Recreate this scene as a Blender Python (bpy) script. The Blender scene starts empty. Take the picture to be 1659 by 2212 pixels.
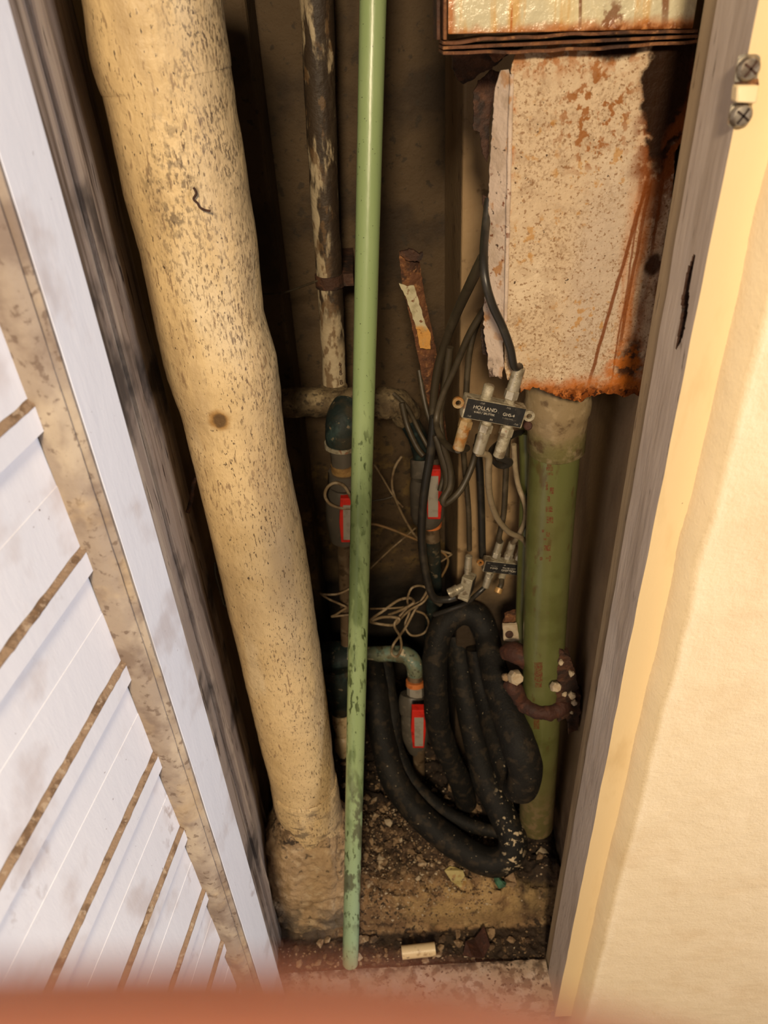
import bpy, bmesh, math, random
from mathutils import Vector, Matrix, noise
random.seed(7)
SC = bpy.context.scene
COL = SC.collection
rad = math.radians
# ------------------------------------------------------------------ camera
EYE = Vector((0, 0, 1.47)); PITCH = rad(35); ROLL = rad(3.26); FPX = 1600.0
CF = Vector((0, math.cos(PITCH), -math.sin(PITCH)))
R0 = Vector((1, 0, 0)); U0 = Vector((0, math.sin(PITCH), math.cos(PITCH)))
CR = R0 * math.cos(ROLL) - U0 * math.sin(ROLL)
CU = U0 * math.cos(ROLL) + R0 * math.sin(ROLL)
cam_d = bpy.data.cameras.new('camera'); cam = bpy.data.objects.new('camera', cam_d); COL.objects.link(cam)
mw = Matrix.Identity(4)
for i in range(3):
    mw[i][0] = CR[i]; mw[i][1] = CU[i]; mw[i][2] = -CF[i]; mw[i][3] = EYE[i]
cam.matrix_world = mw
cam_d.sensor_fit = 'HORIZONTAL'; cam_d.sensor_width = 36; cam_d.lens = 36 * FPX / 1659
cam_d.clip_start = .004; cam_d.clip_end = 60
cam_d.dof.use_dof = True; cam_d.dof.focus_distance = .85; cam_d.dof.aperture_fstop = 9.1
SC.camera = cam
# ------------------------------------------------------------------ world, lamps, exposure
wd = bpy.data.worlds.new('hallway_air'); SC.world = wd; wd.use_nodes = True
bgn = wd.node_tree.nodes['Background']; bgn.inputs[0].default_value = (.95, .84, .74, 1); bgn.inputs[1].default_value = .09
def area(name, loc, target, size, power, col):
    l = bpy.data.lights.new(name, 'AREA'); l.shape = 'DISK'; l.size = size; l.energy = power; l.color = col
    o = bpy.data.objects.new(name, l); COL.objects.link(o); o.location = loc
    o.rotation_euler = (Vector(target) - Vector(loc)).to_track_quat('-Z', 'Y').to_euler()
    return o
area('hallway_ceiling_lamp', (-.10, -1.35, 2.25), (0, .7, .8), .30, 56, (1, .79, .53))
area('added_cool_door_fill', (1.75, -.15, 1.25), (-.25, .3, .8), 1.0, 30, (.86, .88, 1))  # unseen cool fill, added and aimed to brighten the open door
SC.view_settings.view_transform = 'Standard'; SC.view_settings.look = 'None'
SC.view_settings.gamma = 1; SC.view_settings.use_curve_mapping = False
SC.view_settings.exposure = 0.0

# ------------------------------------------------------------------ helpers
def W(x, y, D):
    """photo pixel -> point at horizontal depth D in front of the camera"""
    d = CF + CR * ((x - 829.5) / FPX) - CU * ((y - 1106) / FPX)
    return EYE + d * (D / d.y)
def WZ(x, y, z):
    d = CF + CR * ((x - 829.5) / FPX) - CU * ((y - 1106) / FPX)
    return EYE + d * ((z - EYE.z) / d.z)
def WX(x, y, X):
    d = CF + CR * ((x - 829.5) / FPX) - CU * ((y - 1106) / FPX)
    return EYE + d * (X / d.x)
def trace(pts, D=None):
    out = []
    for p in pts:
        out.append(W(p[0], p[1], p[2] if len(p) > 2 else D))
    return out
def spline(P, k=6):
    P = [Vector(p) for p in P]
    if len(P) < 3: return P
    out = []
    for i in range(len(P) - 1):
        a = P[max(i - 1, 0)]; b = P[i]; c = P[i + 1]; d = P[min(i + 2, len(P) - 1)]
        for j in range(k):
            t = j / k; t2 = t * t; t3 = t2 * t
            out.append(.5 * ((2 * b) + (c - a) * t + (2 * a - 5 * b + 4 * c - d) * t2 + (3 * b - a - 3 * c + d) * t3))
    out.append(P[-1]); return out
def nz(p, s=1.0, seed=0): return noise.noise(Vector(p) * s + Vector((seed * 7.31, seed * 3.7, seed)))
def fb(p, s, seed=0, o=4): return noise.fractal(Vector(p) * s + Vector((seed * 7.31, seed * 3.7, seed)), 1.0, 2.0, o)

class B:
    def __init__(s): s.v = []; s.f = []
    def add(s, V, F):
        o = len(s.v); s.v += [Vector(p) for p in V]; s.f += [tuple(i + o for i in f) for f in F]; return s
    def box(s, lo, hi, M=None):
        x0, y0, z0 = lo; x1, y1, z1 = hi
        V = [Vector(p) for p in ((x0,y0,z0),(x1,y0,z0),(x1,y1,z0),(x0,y1,z0),(x0,y0,z1),(x1,y0,z1),(x1,y1,z1),(x0,y1,z1))]
        if M: V = [M @ p for p in V]
        return s.add(V, [(0,3,2,1),(4,5,6,7),(0,1,5,4),(1,2,6,5),(2,3,7,6),(3,0,4,7)])
    def prism(s, outline, off):
        """outline: 3D polygon points, extruded by vector off"""
        n = len(outline); P = [Vector(p) for p in outline]; off = Vector(off)
        V = P + [p + off for p in P]
        from mathutils.geometry import tessellate_polygon
        T = tessellate_polygon([P])
        F = [tuple(t) for t in T] + [tuple(i + n for i in reversed(t)) for t in T]
        F += [(i, (i + 1) % n, (i + 1) % n + n, i + n) for i in range(n)]
        return s.add(V, F)
    def tube(s, P, r, n=12, k=6, cap=True, sm=True, jit=0, js=40, seed=0):
        if sm:
            Q = spline(P, k)
            if isinstance(r, (list, tuple)):
                m = len(P) - 1
                rr = []
                for i in range(len(Q)):
                    t = i / (len(Q) - 1) * m; a = min(int(t), m - 1); rr.append(r[a] + (r[a + 1] - r[a]) * (t - a))
            else: rr = [r] * len(Q)
        else:
            Q = [Vector(p) for p in P]; rr = list(r) if isinstance(r, (list, tuple)) else [r] * len(Q)
        V = []; F = []
        t = (Q[1] - Q[0]).normalized(); up = Vector((0, 0, 1)) if abs(t.z) < .9 else Vector((0, -1, 0))
        a = t.cross(up).normalized()
        for i, q in enumerate(Q):
            t = (Q[min(i + 1, len(Q) - 1)] - Q[max(i - 1, 0)]).normalized()
            a = (a - t * a.dot(t)).normalized(); b = t.cross(a)
            for j in range(n):
                an = 2 * math.pi * j / n
                dr = a * math.cos(an) + b * math.sin(an)
                R = rr[i]
                if jit: R += jit * fb(q + dr * R, js, seed)
                V.append(q + dr * R)
        for i in range(len(Q) - 1):
            for j in range(n):
                F.append((i * n + j, i * n + (j + 1) % n, (i + 1) * n + (j + 1) % n, (i + 1) * n + j))
        if cap:
            F.append(tuple(reversed(range(n)))); F.append(tuple((len(Q) - 1) * n + j for j in range(n)))
        return s.add(V, F)
    def lathe(s, p0, ax, prof, n=20, flats=0):
        """prof: list of (t along ax, radius)"""
        ax = Vector(ax).normalized(); p0 = Vector(p0)
        up = Vector((0, 0, 1)) if abs(ax.z) < .9 else Vector((0, -1, 0))
        a = ax.cross(up).normalized(); b = ax.cross(a)
        V = []; F = []
        for t, r in prof:
            for j in range(n):
                an = 2 * math.pi * (j + .5) / n
                V.append(p0 + ax * t + (a * math.cos(an) + b * math.sin(an)) * r)
        m = len(prof)
        for i in range(m - 1):
            for j in range(n):
                F.append((i * n + j, i * n + (j + 1) % n, (i + 1) * n + (j + 1) % n, (i + 1) * n + j))
        F.append(tuple(reversed(range(n)))); F.append(tuple((m - 1) * n + j for j in range(n)))
        return s.add(V, F)
    def grid(s, fn, nu, nv):
        V = [fn(i / nu, j / nv) for j in range(nv + 1) for i in range(nu + 1)]
        F = [(j*(nu+1)+i, j*(nu+1)+i+1, (j+1)*(nu+1)+i+1, (j+1)*(nu+1)+i) for j in range(nv) for i in range(nu)]
        return s.add(V, F)
    def build(s, name, mat, parent=None, smooth=True, ang=38, bevel=0, recalc=True):
        c = origin_of(parent) if parent else base_of(s.v)
        me = bpy.data.meshes.new(name)
        me.from_pydata([p - c for p in s.v], [], s.f); me.update()
        if recalc:
            bm = bmesh.new(); bm.from_mesh(me); bmesh.ops.recalc_face_normals(bm, faces=bm.faces); bm.to_mesh(me); bm.free()
        if smooth:
            for p in me.polygons: p.use_smooth = True
            me.set_sharp_from_angle(angle=rad(ang))
        me.materials.append(mat)
        o = bpy.data.objects.new(name, me); COL.objects.link(o)
        if parent: o.parent = parent
        else: o.location = c
        if bevel:
            m = o.modifiers.new('bevel', 'BEVEL'); m.width = bevel; m.segments = 2; m.limit_method = 'ANGLE'; m.angle_limit = rad(40)
        return o
def base_of(V):
    xs = [p.x for p in V]; ys = [p.y for p in V]; zs = [p.z for p in V]
    return Vector(((min(xs) + max(xs)) / 2, (min(ys) + max(ys)) / 2, min(zs)))
def origin_of(o):
    L = Vector((0, 0, 0))
    while o: L += Vector(o.location); o = o.parent
    return L
def tag(o, label=None, cat=None, group=None, kind=None):
    if label: o['label'] = label
    if cat: o['category'] = cat
    if group: o['group'] = group
    if kind: o['kind'] = kind
    return o
def E(name, loc, label, cat, group=None):
    o = bpy.data.objects.new(name, None); COL.objects.link(o); o.location = loc
    o.empty_display_size = .02
    return tag(o, label, cat, group)
def S(o): o['kind'] = 'structure'; return o

def text_mesh(name, cu, mat):
    t = bpy.data.objects.new('t', cu); COL.objects.link(t)
    bpy.context.view_layer.update()
    me = bpy.data.meshes.new_from_object(t.evaluated_get(bpy.context.evaluated_depsgraph_get()))
    bpy.data.objects.remove(t); bpy.data.curves.remove(cu)
    me.name = name; me.materials.clear(); me.materials.append(mat)
    o = bpy.data.objects.new(name, me); COL.objects.link(o); return o

# ------------------------------------------------------------------ materials
def M(name, base, layers=(), rough=.6, bump=(), metal=0, spec=.5, rl=None, sss=0):
    m = bpy.data.materials.new(name); m.use_nodes = True
    nt = m.node_tree; N = nt.nodes; L = nt.links
    bs = N['Principled BSDF']; bs.inputs['Roughness'].default_value = rough; bs.inputs['Metallic'].default_value = metal
    bs.inputs['Specular IOR Level'].default_value = spec
    if sss:
        bs.inputs['Subsurface Weight'].default_value = sss; bs.inputs['Subsurface Radius'].default_value = (.01, .004, .002); bs.inputs['Subsurface Scale'].default_value = .3
    geo = N.new('ShaderNodeNewGeometry'); pos = geo.outputs['Position']
    sep = N.new('ShaderNodeSeparateXYZ'); L.new(pos, sep.inputs[0])
    cnt = [0]
    def setv(sock, v):
        if hasattr(v, 'is_linked'): L.new(v, sock)
        else: sock.default_value = v
    def math_(op, a, b=None, clamp=False):
        n = N.new('ShaderNodeMath'); n.operation = op; n.use_clamp = clamp
        setv(n.inputs[0], a)
        if b is not None: setv(n.inputs[1], b)
        return n.outputs[0]
    def ramp(v, lo, hi):
        n = N.new('ShaderNodeMapRange'); n.interpolation_type = 'SMOOTHSTEP'
        if lo <= hi:
            n.inputs[1].default_value = lo; n.inputs[2].default_value = hi
            n.inputs[3].default_value = 0; n.inputs[4].default_value = 1
        else:
            n.inputs[1].default_value = hi; n.inputs[2].default_value = lo
            n.inputs[3].default_value = 1; n.inputs[4].default_value = 0
        L.new(v, n.inputs[0]); return n.outputs[0]
    def noi(scale, st=(1, 1, 1), det=4, rgh=.55):
        cnt[0] += 1
        mp = N.new('ShaderNodeMapping'); mp.inputs['Scale'].default_value = st
        mp.inputs['Location'].default_value = (cnt[0] * 3.17, cnt[0] * 1.91, cnt[0] * 5.3)
        L.new(pos, mp.inputs[0])
        n = N.new('ShaderNodeTexNoise'); n.inputs['Scale'].default_value = scale; n.inputs['Detail'].default_value = det
        n.inputs['Roughness'].default_value = rgh
        L.new(mp.outputs[0], n.inputs['Vector']); return n.outputs['Fac']
    def mask(q):
        k = q[0]
        if k == 'n':      # scale, lo, hi, stretch, detail
            return ramp(noi(q[1], q[4] if len(q) > 4 else (1, 1, 1), q[5] if len(q) > 5 else 4), q[2], q[3])
        if k == 'b':      # centre, radii, softness, distort amp, distort scale
            c, r, so = q[1], q[2], q[3]
            acc = None
            for i in range(3):
                if r[i] > 5: continue
                t = math_('DIVIDE', math_('SUBTRACT', sep.outputs[i], c[i]), r[i]); t = math_('MULTIPLY', t, t)
                acc = t if acc is None else math_('ADD', acc, t)
            acc = math_('SQRT', acc)
            if len(q) > 4 and q[4]:
                acc = math_('ADD', acc, math_('MULTIPLY', math_('SUBTRACT', noi(q[5]), .5), q[4]))
            return ramp(acc, 1 + so, 1 - so)
        if k == 'l':      # axis u, axis v, u0, slope, v0, width, distort, dscale
            u = math_('ADD', math_('SUBTRACT', sep.outputs[q[1]], q[3]), math_('MULTIPLY', math_('SUBTRACT', sep.outputs[q[2]], q[5]), -q[4]))
            if q[7]: u = math_('ADD', u, math_('MULTIPLY', math_('SUBTRACT', noi(q[8], (.6, .6, .6), 3), .5), q[7]))
            return ramp(math_('ABSOLUTE', u), q[6], q[6] * .45)
        if k == 'a':      # axis, lo, hi, distort, dscale
            v = sep.outputs[q[1]]
            if len(q) > 4 and q[4]: v = math_('ADD', v, math_('MULTIPLY', math_('SUBTRACT', noi(q[5]), .5), q[4]))
            return ramp(v, q[2], q[3])
        if k == 'inv':
            return math_('SUBTRACT', 1.0, mask(q[1]))
    col = None
    rgb = N.new('ShaderNodeRGB'); rgb.outputs[0].default_value = (*base, 1); col = rgb.outputs[0]
    rsock = None
    for lay in layers:
        c, amt, masks = lay[0], lay[1], lay[2:]
        f = None
        for q in masks:
            x = mask(q); f = x if f is None else math_('MULTIPLY', f, x)
        f = math_('MULTIPLY', f, amt)
        mx = N.new('ShaderNodeMix'); mx.data_type = 'RGBA'
        L.new(f, mx.inputs[0]); L.new(col, mx.inputs[6]); mx.inputs[7].default_value = (*c, 1); col = mx.outputs[2]
    L.new(col, bs.inputs['Base Color'])
    h = None
    for (sc, stg, *st) in bump:
        x = math_('MULTIPLY', noi(sc, st[0] if st else (1, 1, 1), 5), stg)
        h = x if h is None else math_('ADD', h, x)
    if h is not None:
        b = N.new('ShaderNodeBump'); b.inputs['Strength'].default_value = 1; b.inputs['Distance'].default_value = 1
        L.new(h, b.inputs['Height']); L.new(b.outputs[0], bs.inputs['Normal'])
    return m

BIG = 9
RUST = (.17, .045, .008); RUSTD = (.035, .011, .005); RUSTO = (.42, .12, .015); DIRT = (.075, .045, .025); MOLD = (.05, .042, .035)
mt = {}
mt['wall'] = M('wall_paint', (.80, .645, .41), [((.66, .47, .25), .5, ('n', 9, .5, .75)), ((.5, .36, .22), .55, ('n', 60, .68, .8, (1, 1, .4)), ('n', 6, .5, .7)),
      ((.86, .70, .46), .5, ('n', 14, .5, .7))], .55, [(260, .0006), (35, .002)])
mt['trim'] = M('trim_paint', (.83, .66, .40), [((.6, .42, .2), .5, ('n', 20, .58, .75, (1, 1, .3))), ((.08, .05, .03), .9, ('n', 330, .72, .76, (1, 1, .6)), ('n', 12, .52, .66))],
      .45, [(120, .0005, (1, 1, .25))])
mt['jamb'] = M('jamb_paint', (.56, .47, .40), [((.40, .32, .26), .8, ('n', 30, .48, .7, (1, 1, .12))), ((.09, .06, .04), .9, ('n', 220, .64, .70, (1, 1, .12)), ('n', 9, .45, .6)),
      ((.66, .58, .52), .6, ('n', 18, .55, .7, (1, 1, .2)))], .6, [(160, .0008, (1, 1, .15))])
mt['jambtan'] = M('jamb_tan_edge', (.36, .27, .17), [((.22, .15, .09), .8, ('n', 30, .48, .7, (1, 1, .12))), ((.09, .06, .04), .9, ('n', 200, .64, .70, (1, 1, .12)))], .6, [(160, .0008, (1, 1, .15))])
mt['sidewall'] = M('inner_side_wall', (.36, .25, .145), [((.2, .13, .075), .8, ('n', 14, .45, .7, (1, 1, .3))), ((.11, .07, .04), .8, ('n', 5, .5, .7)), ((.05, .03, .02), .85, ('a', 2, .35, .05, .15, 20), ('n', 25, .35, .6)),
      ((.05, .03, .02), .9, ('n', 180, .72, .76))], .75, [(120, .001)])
mt['oldwood'] = M('old_mouldy_wood', (.37, .29, .225), [((.56, .45, .33), .8, ('n', 45, .5, .62, (1.6, 1.6, .07))), ((.12, .08, .05), .9, ('n', 24, .52, .66, (2, 2, .12))), ((.035, .028, .025), .85, ('n', 9, .5, .66)),
      ((.05, .03, .02), .9, ('n', 150, .62, .68, (1, 1, .1)))], .75, [(90, .0016, (2, 2, .12)), (300, .0006)])
mt['back'] = M('stained_shaded_back_wall', (.075, .046, .020), [((.030, .017, .007), .9, ('n', 7, .45, .62)), ((.15, .095, .036), .55, ('n', 22, .52, .7, (1, 1, .5)), ('a', 2, 1.1, .7)),
      ((.20, .125, .035), .6, ('n', 30, .5, .62), ('a', 2, .85, .7), ('a', 2, .42, .55)), ((.03, .02, .01), .8, ('n', 70, .58, .66)), ((.010, .007, .004), .92, ('a', 2, .50, .41, .1, 15))], .8, [(60, .003), (300, .0008)])  # stains, plus a near-black lower band painted in as deep shade
mt['pier'] = M('plastered_pier', (.33, .22, .11), [((.24, .15, .07), .8, ('n', 12, .45, .7, (1, 1, .4))), ((.12, .07, .03), .8, ('n', 40, .6, .7)), ((.022, .014, .008), .93, ('a', 2, .66, .53, .10, 20))], .7, [(90, .0015)])  # black lower part is shade behind the hose, put into the colour
mt['sill'] = M('sill_paint', (.44, .33, .24), [((.54, .44, .36), .8, ('n', 35, .45, .6)), ((.17, .11, .07), .85, ('n', 55, .5, .6)), ((.035, .02, .012), .95, ('n', 150, .57, .62), ('n', 12, .4, .55)),
      ((.04, .03, .02), .9, ('a', 1, .605, .625, .03, 90), ('n', 60, .4, .55))], .65, [(120, .0015)])
mt['hallfloor'] = M('hallway_floor', (.28, .19, .11), [((.15, .1, .06), .8, ('n', 30, .45, .65)), ((.4, .3, .2), .6, ('n', 160, .55, .7))], .6, [(150, .001)])
mt['door'] = M('white_door_paint', (.80, .79, .80), [((.60, .53, .50), .75, ('n', 11, .53, .70)), ((.30, .21, .17), .7, ('n', 8, .58, .74), ('n', 90, .5, .64, (1, 1, .6))),
      ((.13, .07, .05), .9, ('n', 170, .71, .74), ('n', 10, .45, .6)), ((.02, .02, .04), .95, ('b', W(398, 1515, .49), (.2, .2, .016), .3, .8, 90), ('b', W(398, 1515, .49), (.004, .012, .05), .3, .8, 120))], .42, [(70, .0006, (1, 1, .3))])
mt['doordirt'] = M('dirty_door_edge', (.33, .262, .20), [((.19, .135, .10), .8, ('n', 26, .44, .64)), ((.50, .41, .30), .75, ('n', 22, .52, .68, (1, 1, .6))), ((.12, .075, .05), .7, ('n', 120, .56, .68)), ((.56, .42, .25), .5, ('n', 14, .55, .68))], .75, [(150, .0007)])
mt['ledge'] = M('brown_ledge_dirt', (.30, .195, .11), [((.15, .085, .04), .9, ('n', 60, .5, .62)), ((.5, .38, .25), .6, ('n', 120, .55, .65))], .85, [(200, .0015)])
cz = lambda z0, z1: ('a', 2, z0, z1)
pc = W(472, 915, .71)
mt['cream'] = M('cream_pipe_paint', (.70, .52, .275), [((.59, .42, .20), .6, ('n', 10, .5, .7)), ((.78, .64, .42), .6, ('n', 16, .52, .68, (1, 1, .3))),
      ((.46, .33, .18), .7, ('n', 16, .50, .68, (1, 1, .3))), ((.50, .39, .25), .6, ('a', 0, -.165, -.11), ('n', 20, .42, .6, (1, 1, .4))),
      ((.26, .165, .09), .75, ('n', 270, .58, .64, (1, 1, .24)), ('n', 14, .44, .60, (1, 1, .5))),
      ((.11, .065, .035), .9, ('n', 500, .595, .64, (1, 1, .22)), ('a', 0, -.21, -.15), ('n', 9, .38, .52)),
      ((.07, .045, .03), .9, ('n', 380, .64, .68, (1, 1, .40))),
      ((.10, .07, .045), .85, ('n', 420, .50, .60, (1, 1, .5)), ('n', 40, .40, .58), ('b', W(470, 130, .72), (.035, .3, .11), .5, .8, 40)),
      ((.14, .10, .06), .75, ('n', 230, .47, .58, (1, 1, .6)), ('n', 60, .40, .55), ('b', W(372, 400, .72), (.022, .3, .05), .5, .9, 60)),
      ((.17, .115, .07), .75, ('n', 400, .55, .61, (1, 1, .3)), ('n', 28, .40, .58), ('a', 0, -.175, -.135), ('a', 2, .95, 1.1)), ((.16, .11, .07), .6, ('n', 320, .54, .62, (1, 1, .4)), ('b', W(440, 560, .72), (.05, .3, .06), .6, .9, 40)),
      ((.36, .19, .05), .9, ('b', pc, (.0115, .3, .0125), .35, .6, 120)), ((.13, .075, .03), .95, ('b', pc, (.0075, .3, .009), .25, .7, 140)),
      ((.34, .25, .16), .6, ('a', 2, .41, .34, .05, 60), ('n', 60, .48, .64)), ((.12, .09, .06), .7, ('a', 2, .39, .35, .05, 60), ('n', 70, .56, .64, (.5, .5, 1.5)))], .5, [(28, .004), (180, .0011, (1, 1, .5))])
mt['green'] = M('green_pipe', (.27, .365, .165), [((.33, .42, .21), .55, ('n', 20, .5, .66, (1, 1, .2))), ((.30, .43, .27), .7, ('a', 2, .5, .15)), ((.035, .055, .012), .9, ('n', 150, .565, .63, (1, 1, .28)), ('a', 2, 1.15, .95), ('n', 12, .38, .55, (1, 1, .35))),
      ((.10, .15, .05), .75, ('n', 40, .48, .62, (1, 1, .22)), ('a', 2, 1.08, .85), ('a', 2, .3, .45)), ((.085, .09, .05), .85, ('n', 45, .52, .6, (1, 1, .4)), ('a', 2, .55, .4), ('a', 2, .12, .2)), ((.03, .035, .015), .9, ('n', 300, .68, .71))], .32, [(90, .0004, (1, 1, .2))])
mt['oldgreen'] = M('old_green_pipe', (.118, .128, .042), [((.080, .082, .022), .6, ('n', 20, .45, .65)), ((.12, .11, .04), .45, ('n', 12, .5, .7, (1, 1, .25))), ((.09, .06, .02), .8, ('n', 60, .6, .7, (1, 1, .4))), ((.12, .10, .04), .8, ('a', 2, .45, .25, .1, 20)),
      ((.22, .15, .08), .7, ('a', 2, .35, .2), ('n', 80, .45, .6))], .28, [(60, .0005)])
mt['hub'] = M('grimy_pipe_hub', (.27, .20, .11), [((.16, .15, .05), .8, ('a', 2, 1.035, 1.005, .03, 60)), ((.4, .31, .19), .6, ('n', 60, .5, .66)), ((.1, .06, .03), .8, ('n', 50, .55, .68))], .4, [(120, .0008)])
mt['print'] = M('red_pipe_print', (.12, .035, .012), [((.115, .10, .028), .9, ('n', 420, .45, .53))], .5)
dc = W(1450, 200, .73)
def streak(x0, y0, x1, y1, D, w, dist=.006):
    a = W(x0, y0, D); b = W(x1, y1, D); k = (b.x - a.x) / (b.z - a.z)
    return [('l', 0, 2, a.x, k, a.z, w, dist, 28), ('a', 2, a.z + .006, a.z - .006), ('a', 2, b.z - .02, b.z + .02)]
zb = W(1250, 850, .73).z
mt['duct'] = M('rusty_duct_paint', (.58, .445, .30), [((.68, .55, .39), .8, ('n', 12, .5, .65)), ((.44, .32, .21), .6, ('n', 45, .5, .64)),
      ((.50, .40, .31), .8, ('b', W(1300, 600, .73), (.03, .4, .11), .6, .5, 30)),
      ((.33, .22, .13), .65, ('n', 420, .50, .60), ('n', 24, .40, .56)), ((.24, .13, .06), .8, ('n', 330, .59, .64)), ((.06, .03, .015), .95, ('n', 230, .655, .69)), ((.04, .02, .012), .95, ('n', 100, .69, .708)),
      ((.45, .23, .06), .75, ('n', 110, .575, .65), ('n', 16, .5, .62)),
      ((.28, .10, .02), .9, ('n', 130, .52, .60), ('b', W(1290, 235, .73), (.035, .4, .05), .5, .9, 50)),
      ((.36, .13, .03), .85, ('n', 90, .48, .58), ('a', 2, W(1200, 190, .73).z, W(1200, 110, .73).z, .03, 40)),
      (RUSTO, .75, ('b', W(1385, 520, .73), (.014, .4, .13), .7, .6, 40), ('n', 80, .3, .62, (1, 1, .15))),
      (RUST, .9, *streak(1400, 380, 1272, 830, .73, .0026)), (RUST, .85, *streak(1408, 380, 1335, 760, .73, .0024)), (RUST, .8, *streak(1388, 420, 1320, 830, .73, .0014)), (RUST, .75, *streak(1440, 330, 1405, 560, .73, .002)),
      (RUST, .92, ('n', 70, .38, .48), ('b', W(1440, 260, .73), (.026, .4, .085), .35, .9, 45)), (RUST, .5, ('n', 60, .46, .56, (1, 1, .15)), ('b', W(1425, 470, .73), (.020, .4, .11), .5, .9, 45)),
      ((.020, .008, .003), 1.0, ('b', W(1448, 180, .73), (.024, .4, .058), .14, 1.1, 70)), ((.02, .008, .004), .9, ('b', W(1435, 280, .73), (.010, .4, .035), .35, 1.0, 50)), ((.02, .008, .003), 1.0, ('b', W(1330, 100, .73), (.022, .4, .010), .3, 1.1, 60)), (RUST, .85, ('b', W(1460, 330, .73), (.012, .4, .03), .4, .9, 60), ('n', 90, .4, .5)),
      (RUSTD, .9, ('b', W(1412, 570, .73), (.008, .4, .012), .3, .9, 90)), (RUSTD, .95, ('b', W(1360, 790, .73), (.012, .4, .03), .4, 1.2, 90)), (RUSTO, .8, ('b', W(1345, 800, .73), (.02, .4, .03), .5, 1, 90), ('n', 100, .42, .55)),
      (RUSTO, .9, ('a', 2, zb + .026, zb + .006, .03, 70)), (RUST, .95, ('a', 2, zb + .014, zb + .0, .02, 110), ('n', 150, .38, .5)), (RUSTD, .95, ('a', 2, zb + .012, zb - .002, .02, 110), ('n', 200, .5, .58)),
      (RUSTO, .7, ('a', 0, .139, .131, .006, 90), ('n', 70, .5, .6)), (RUST, .9, ('a', 0, W(1388, 850, .73).x - .008, W(1388, 850, .73).x - .001, .010, 80), ('n', 60, .4, .55))], .55, [(240, .0010), (50, .002)], spec=.1)
mt['flange'] = M('rusty_flange_paint', (.58, .46, .37), [((.40, .30, .22), .6, ('n', 40, .5, .65)), ((.42, .19, .05), .85, ('n', 60, .55, .62), ('n', 15, .45, .58)), (RUST, .9, ('n', 110, .6, .66), ('n', 18, .45, .56)), ((.05, .03, .015), .9, ('n', 160, .66, .7)),
      (RUSTD, .9, ('a', 2, 1.145, 1.12, .05, 60), ('n', 60, .45, .53))], .55, [(180, .0012)])
zt = W(1200, 70, .721).z
mt['upperbox'] = M('rust_streaked_box_paint', (.60, .55, .38), [((.70, .60, .36), .7, ('n', 20, .45, .62, (1, 1, .5))), ((.62, .36, .10), .75, ('n', 50, .53, .63, (1, 1, .12))), (RUSTO, .8, ('n', 75, .6, .66, (1, 1, .08))),
      (RUSTO, .8, ('a', 2, zt + .010, zt + .001, .012, 80)), (RUST, .9, ('a', 2, zt + .004, zt - .001, .008, 120), ('n', 110, .4, .5)), (RUST, .85, *streak(1255, -60, 1252, 62, .721, .0018, .002)), (RUST, .8, ('b', W(1325, 40, .721), (.012, .4, .011), .3, 1.2, 110), ('n', 90, .42, .52)),
      (RUST, .85, *streak(1440, -60, 1435, 62, .721, .004, .004)), (RUSTO, .8, ('a', 0, W(990, 30, .721).x, W(972, 30, .721).x, .004, 90))], .16, [(55, .0035), (200, .0008)])
mt['rust'] = M('flaking_rust', (.13, .05, .02), [((.22, .09, .03), .8, ('n', 60, .5, .62)), ((.04, .016, .008), .9, ('n', 35, .5, .62)), ((.34, .16, .06), .6, ('n', 140, .58, .66))], .8, [(140, .003)])
mt['rustdark'] = M('dark_rust', (.05, .02, .01), [((.10, .04, .018), .8, ('n', 60, .5, .62)), ((.018, .009, .006), .9, ('n', 40, .5, .6))], .75, [(140, .003)])
mt['rustred'] = M('red_brown_rust', (.048, .015, .008), [((.085, .028, .013), .8, ('n', 80, .5, .62)), ((.03, .012, .008), .8, ('n', 50, .52, .62))], .75, [(160, .002)])
mt['flake'] = M('peeling_paint', (.55, .50, .33), [((.62, .29, .05), .9, ('a', 2, 1.115, 1.095, .05, 60)), (RUST, .9, ('n', 120, .58, .66)), ((.30, .25, .14), .6, ('n', 60, .5, .62))], .5, [(120, .001)])
mt['whitepipe'] = M('soiled_white_pipe', (.44, .36, .235), [((.40, .31, .19), .7, ('n', 50, .45, .62, (1, 1, .5))), ((.032, .018, .009), .97, ('n', 55, .41, .50, (1, 1, .25)), ('a', 2, 1.055, 1.10)), ((.14, .08, .035), .8, ('n', 70, .52, .6, (1, 1, .5))),
      ((.03, .018, .01), .95, ('a', 0, -.062, -.05, .02, 50), ('a', 2, 1.02, 1.05), ('n', 60, .4, .5, (1, 1, .4)))], .6, [(120, .0015)])
mt['crust'] = M('crusted_pipe', (.14, .10, .05), [((.30, .23, .125), .75, ('n', 40, .52, .64)), ((.07, .045, .02), .9, ('n', 28, .48, .6)), ((.03, .02, .01), .8, ('n', 130, .55, .63))], .8, [(100, .004)])
mt['teal'] = M('teal_fitting', (.013, .021, .020), [((.036, .062, .058), .7, ('n', 50, .5, .64, (1, 1, .5))), ((.02, .025, .02), .8, ('n', 30, .5, .62)), ((.20, .16, .10), .8, ('n', 75, .62, .67)), ((.05, .04, .025), .7, ('n', 24, .5, .64))], .6, [(90, .001)], spec=.25)
mt['patina'] = M('verdigris_copper', (.17, .19, .12), [((.13, .21, .17), .8, ('n', 45, .48, .6)), ((.10, .085, .045), .85, ('n', 40, .52, .62)), ((.55, .45, .29), .9, ('n', 60, .60, .635)), ((.03, .025, .015), .8, ('n', 90, .6, .68))], .5, [(90, .0015)])
mt['brownmetal'] = M('brown_pipe', (.14, .095, .055), [((.25, .19, .12), .6, ('n', 40, .5, .64)), ((.05, .03, .015), .8, ('n', 60, .55, .66))], .4, [(90, .001)], .2)
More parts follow.
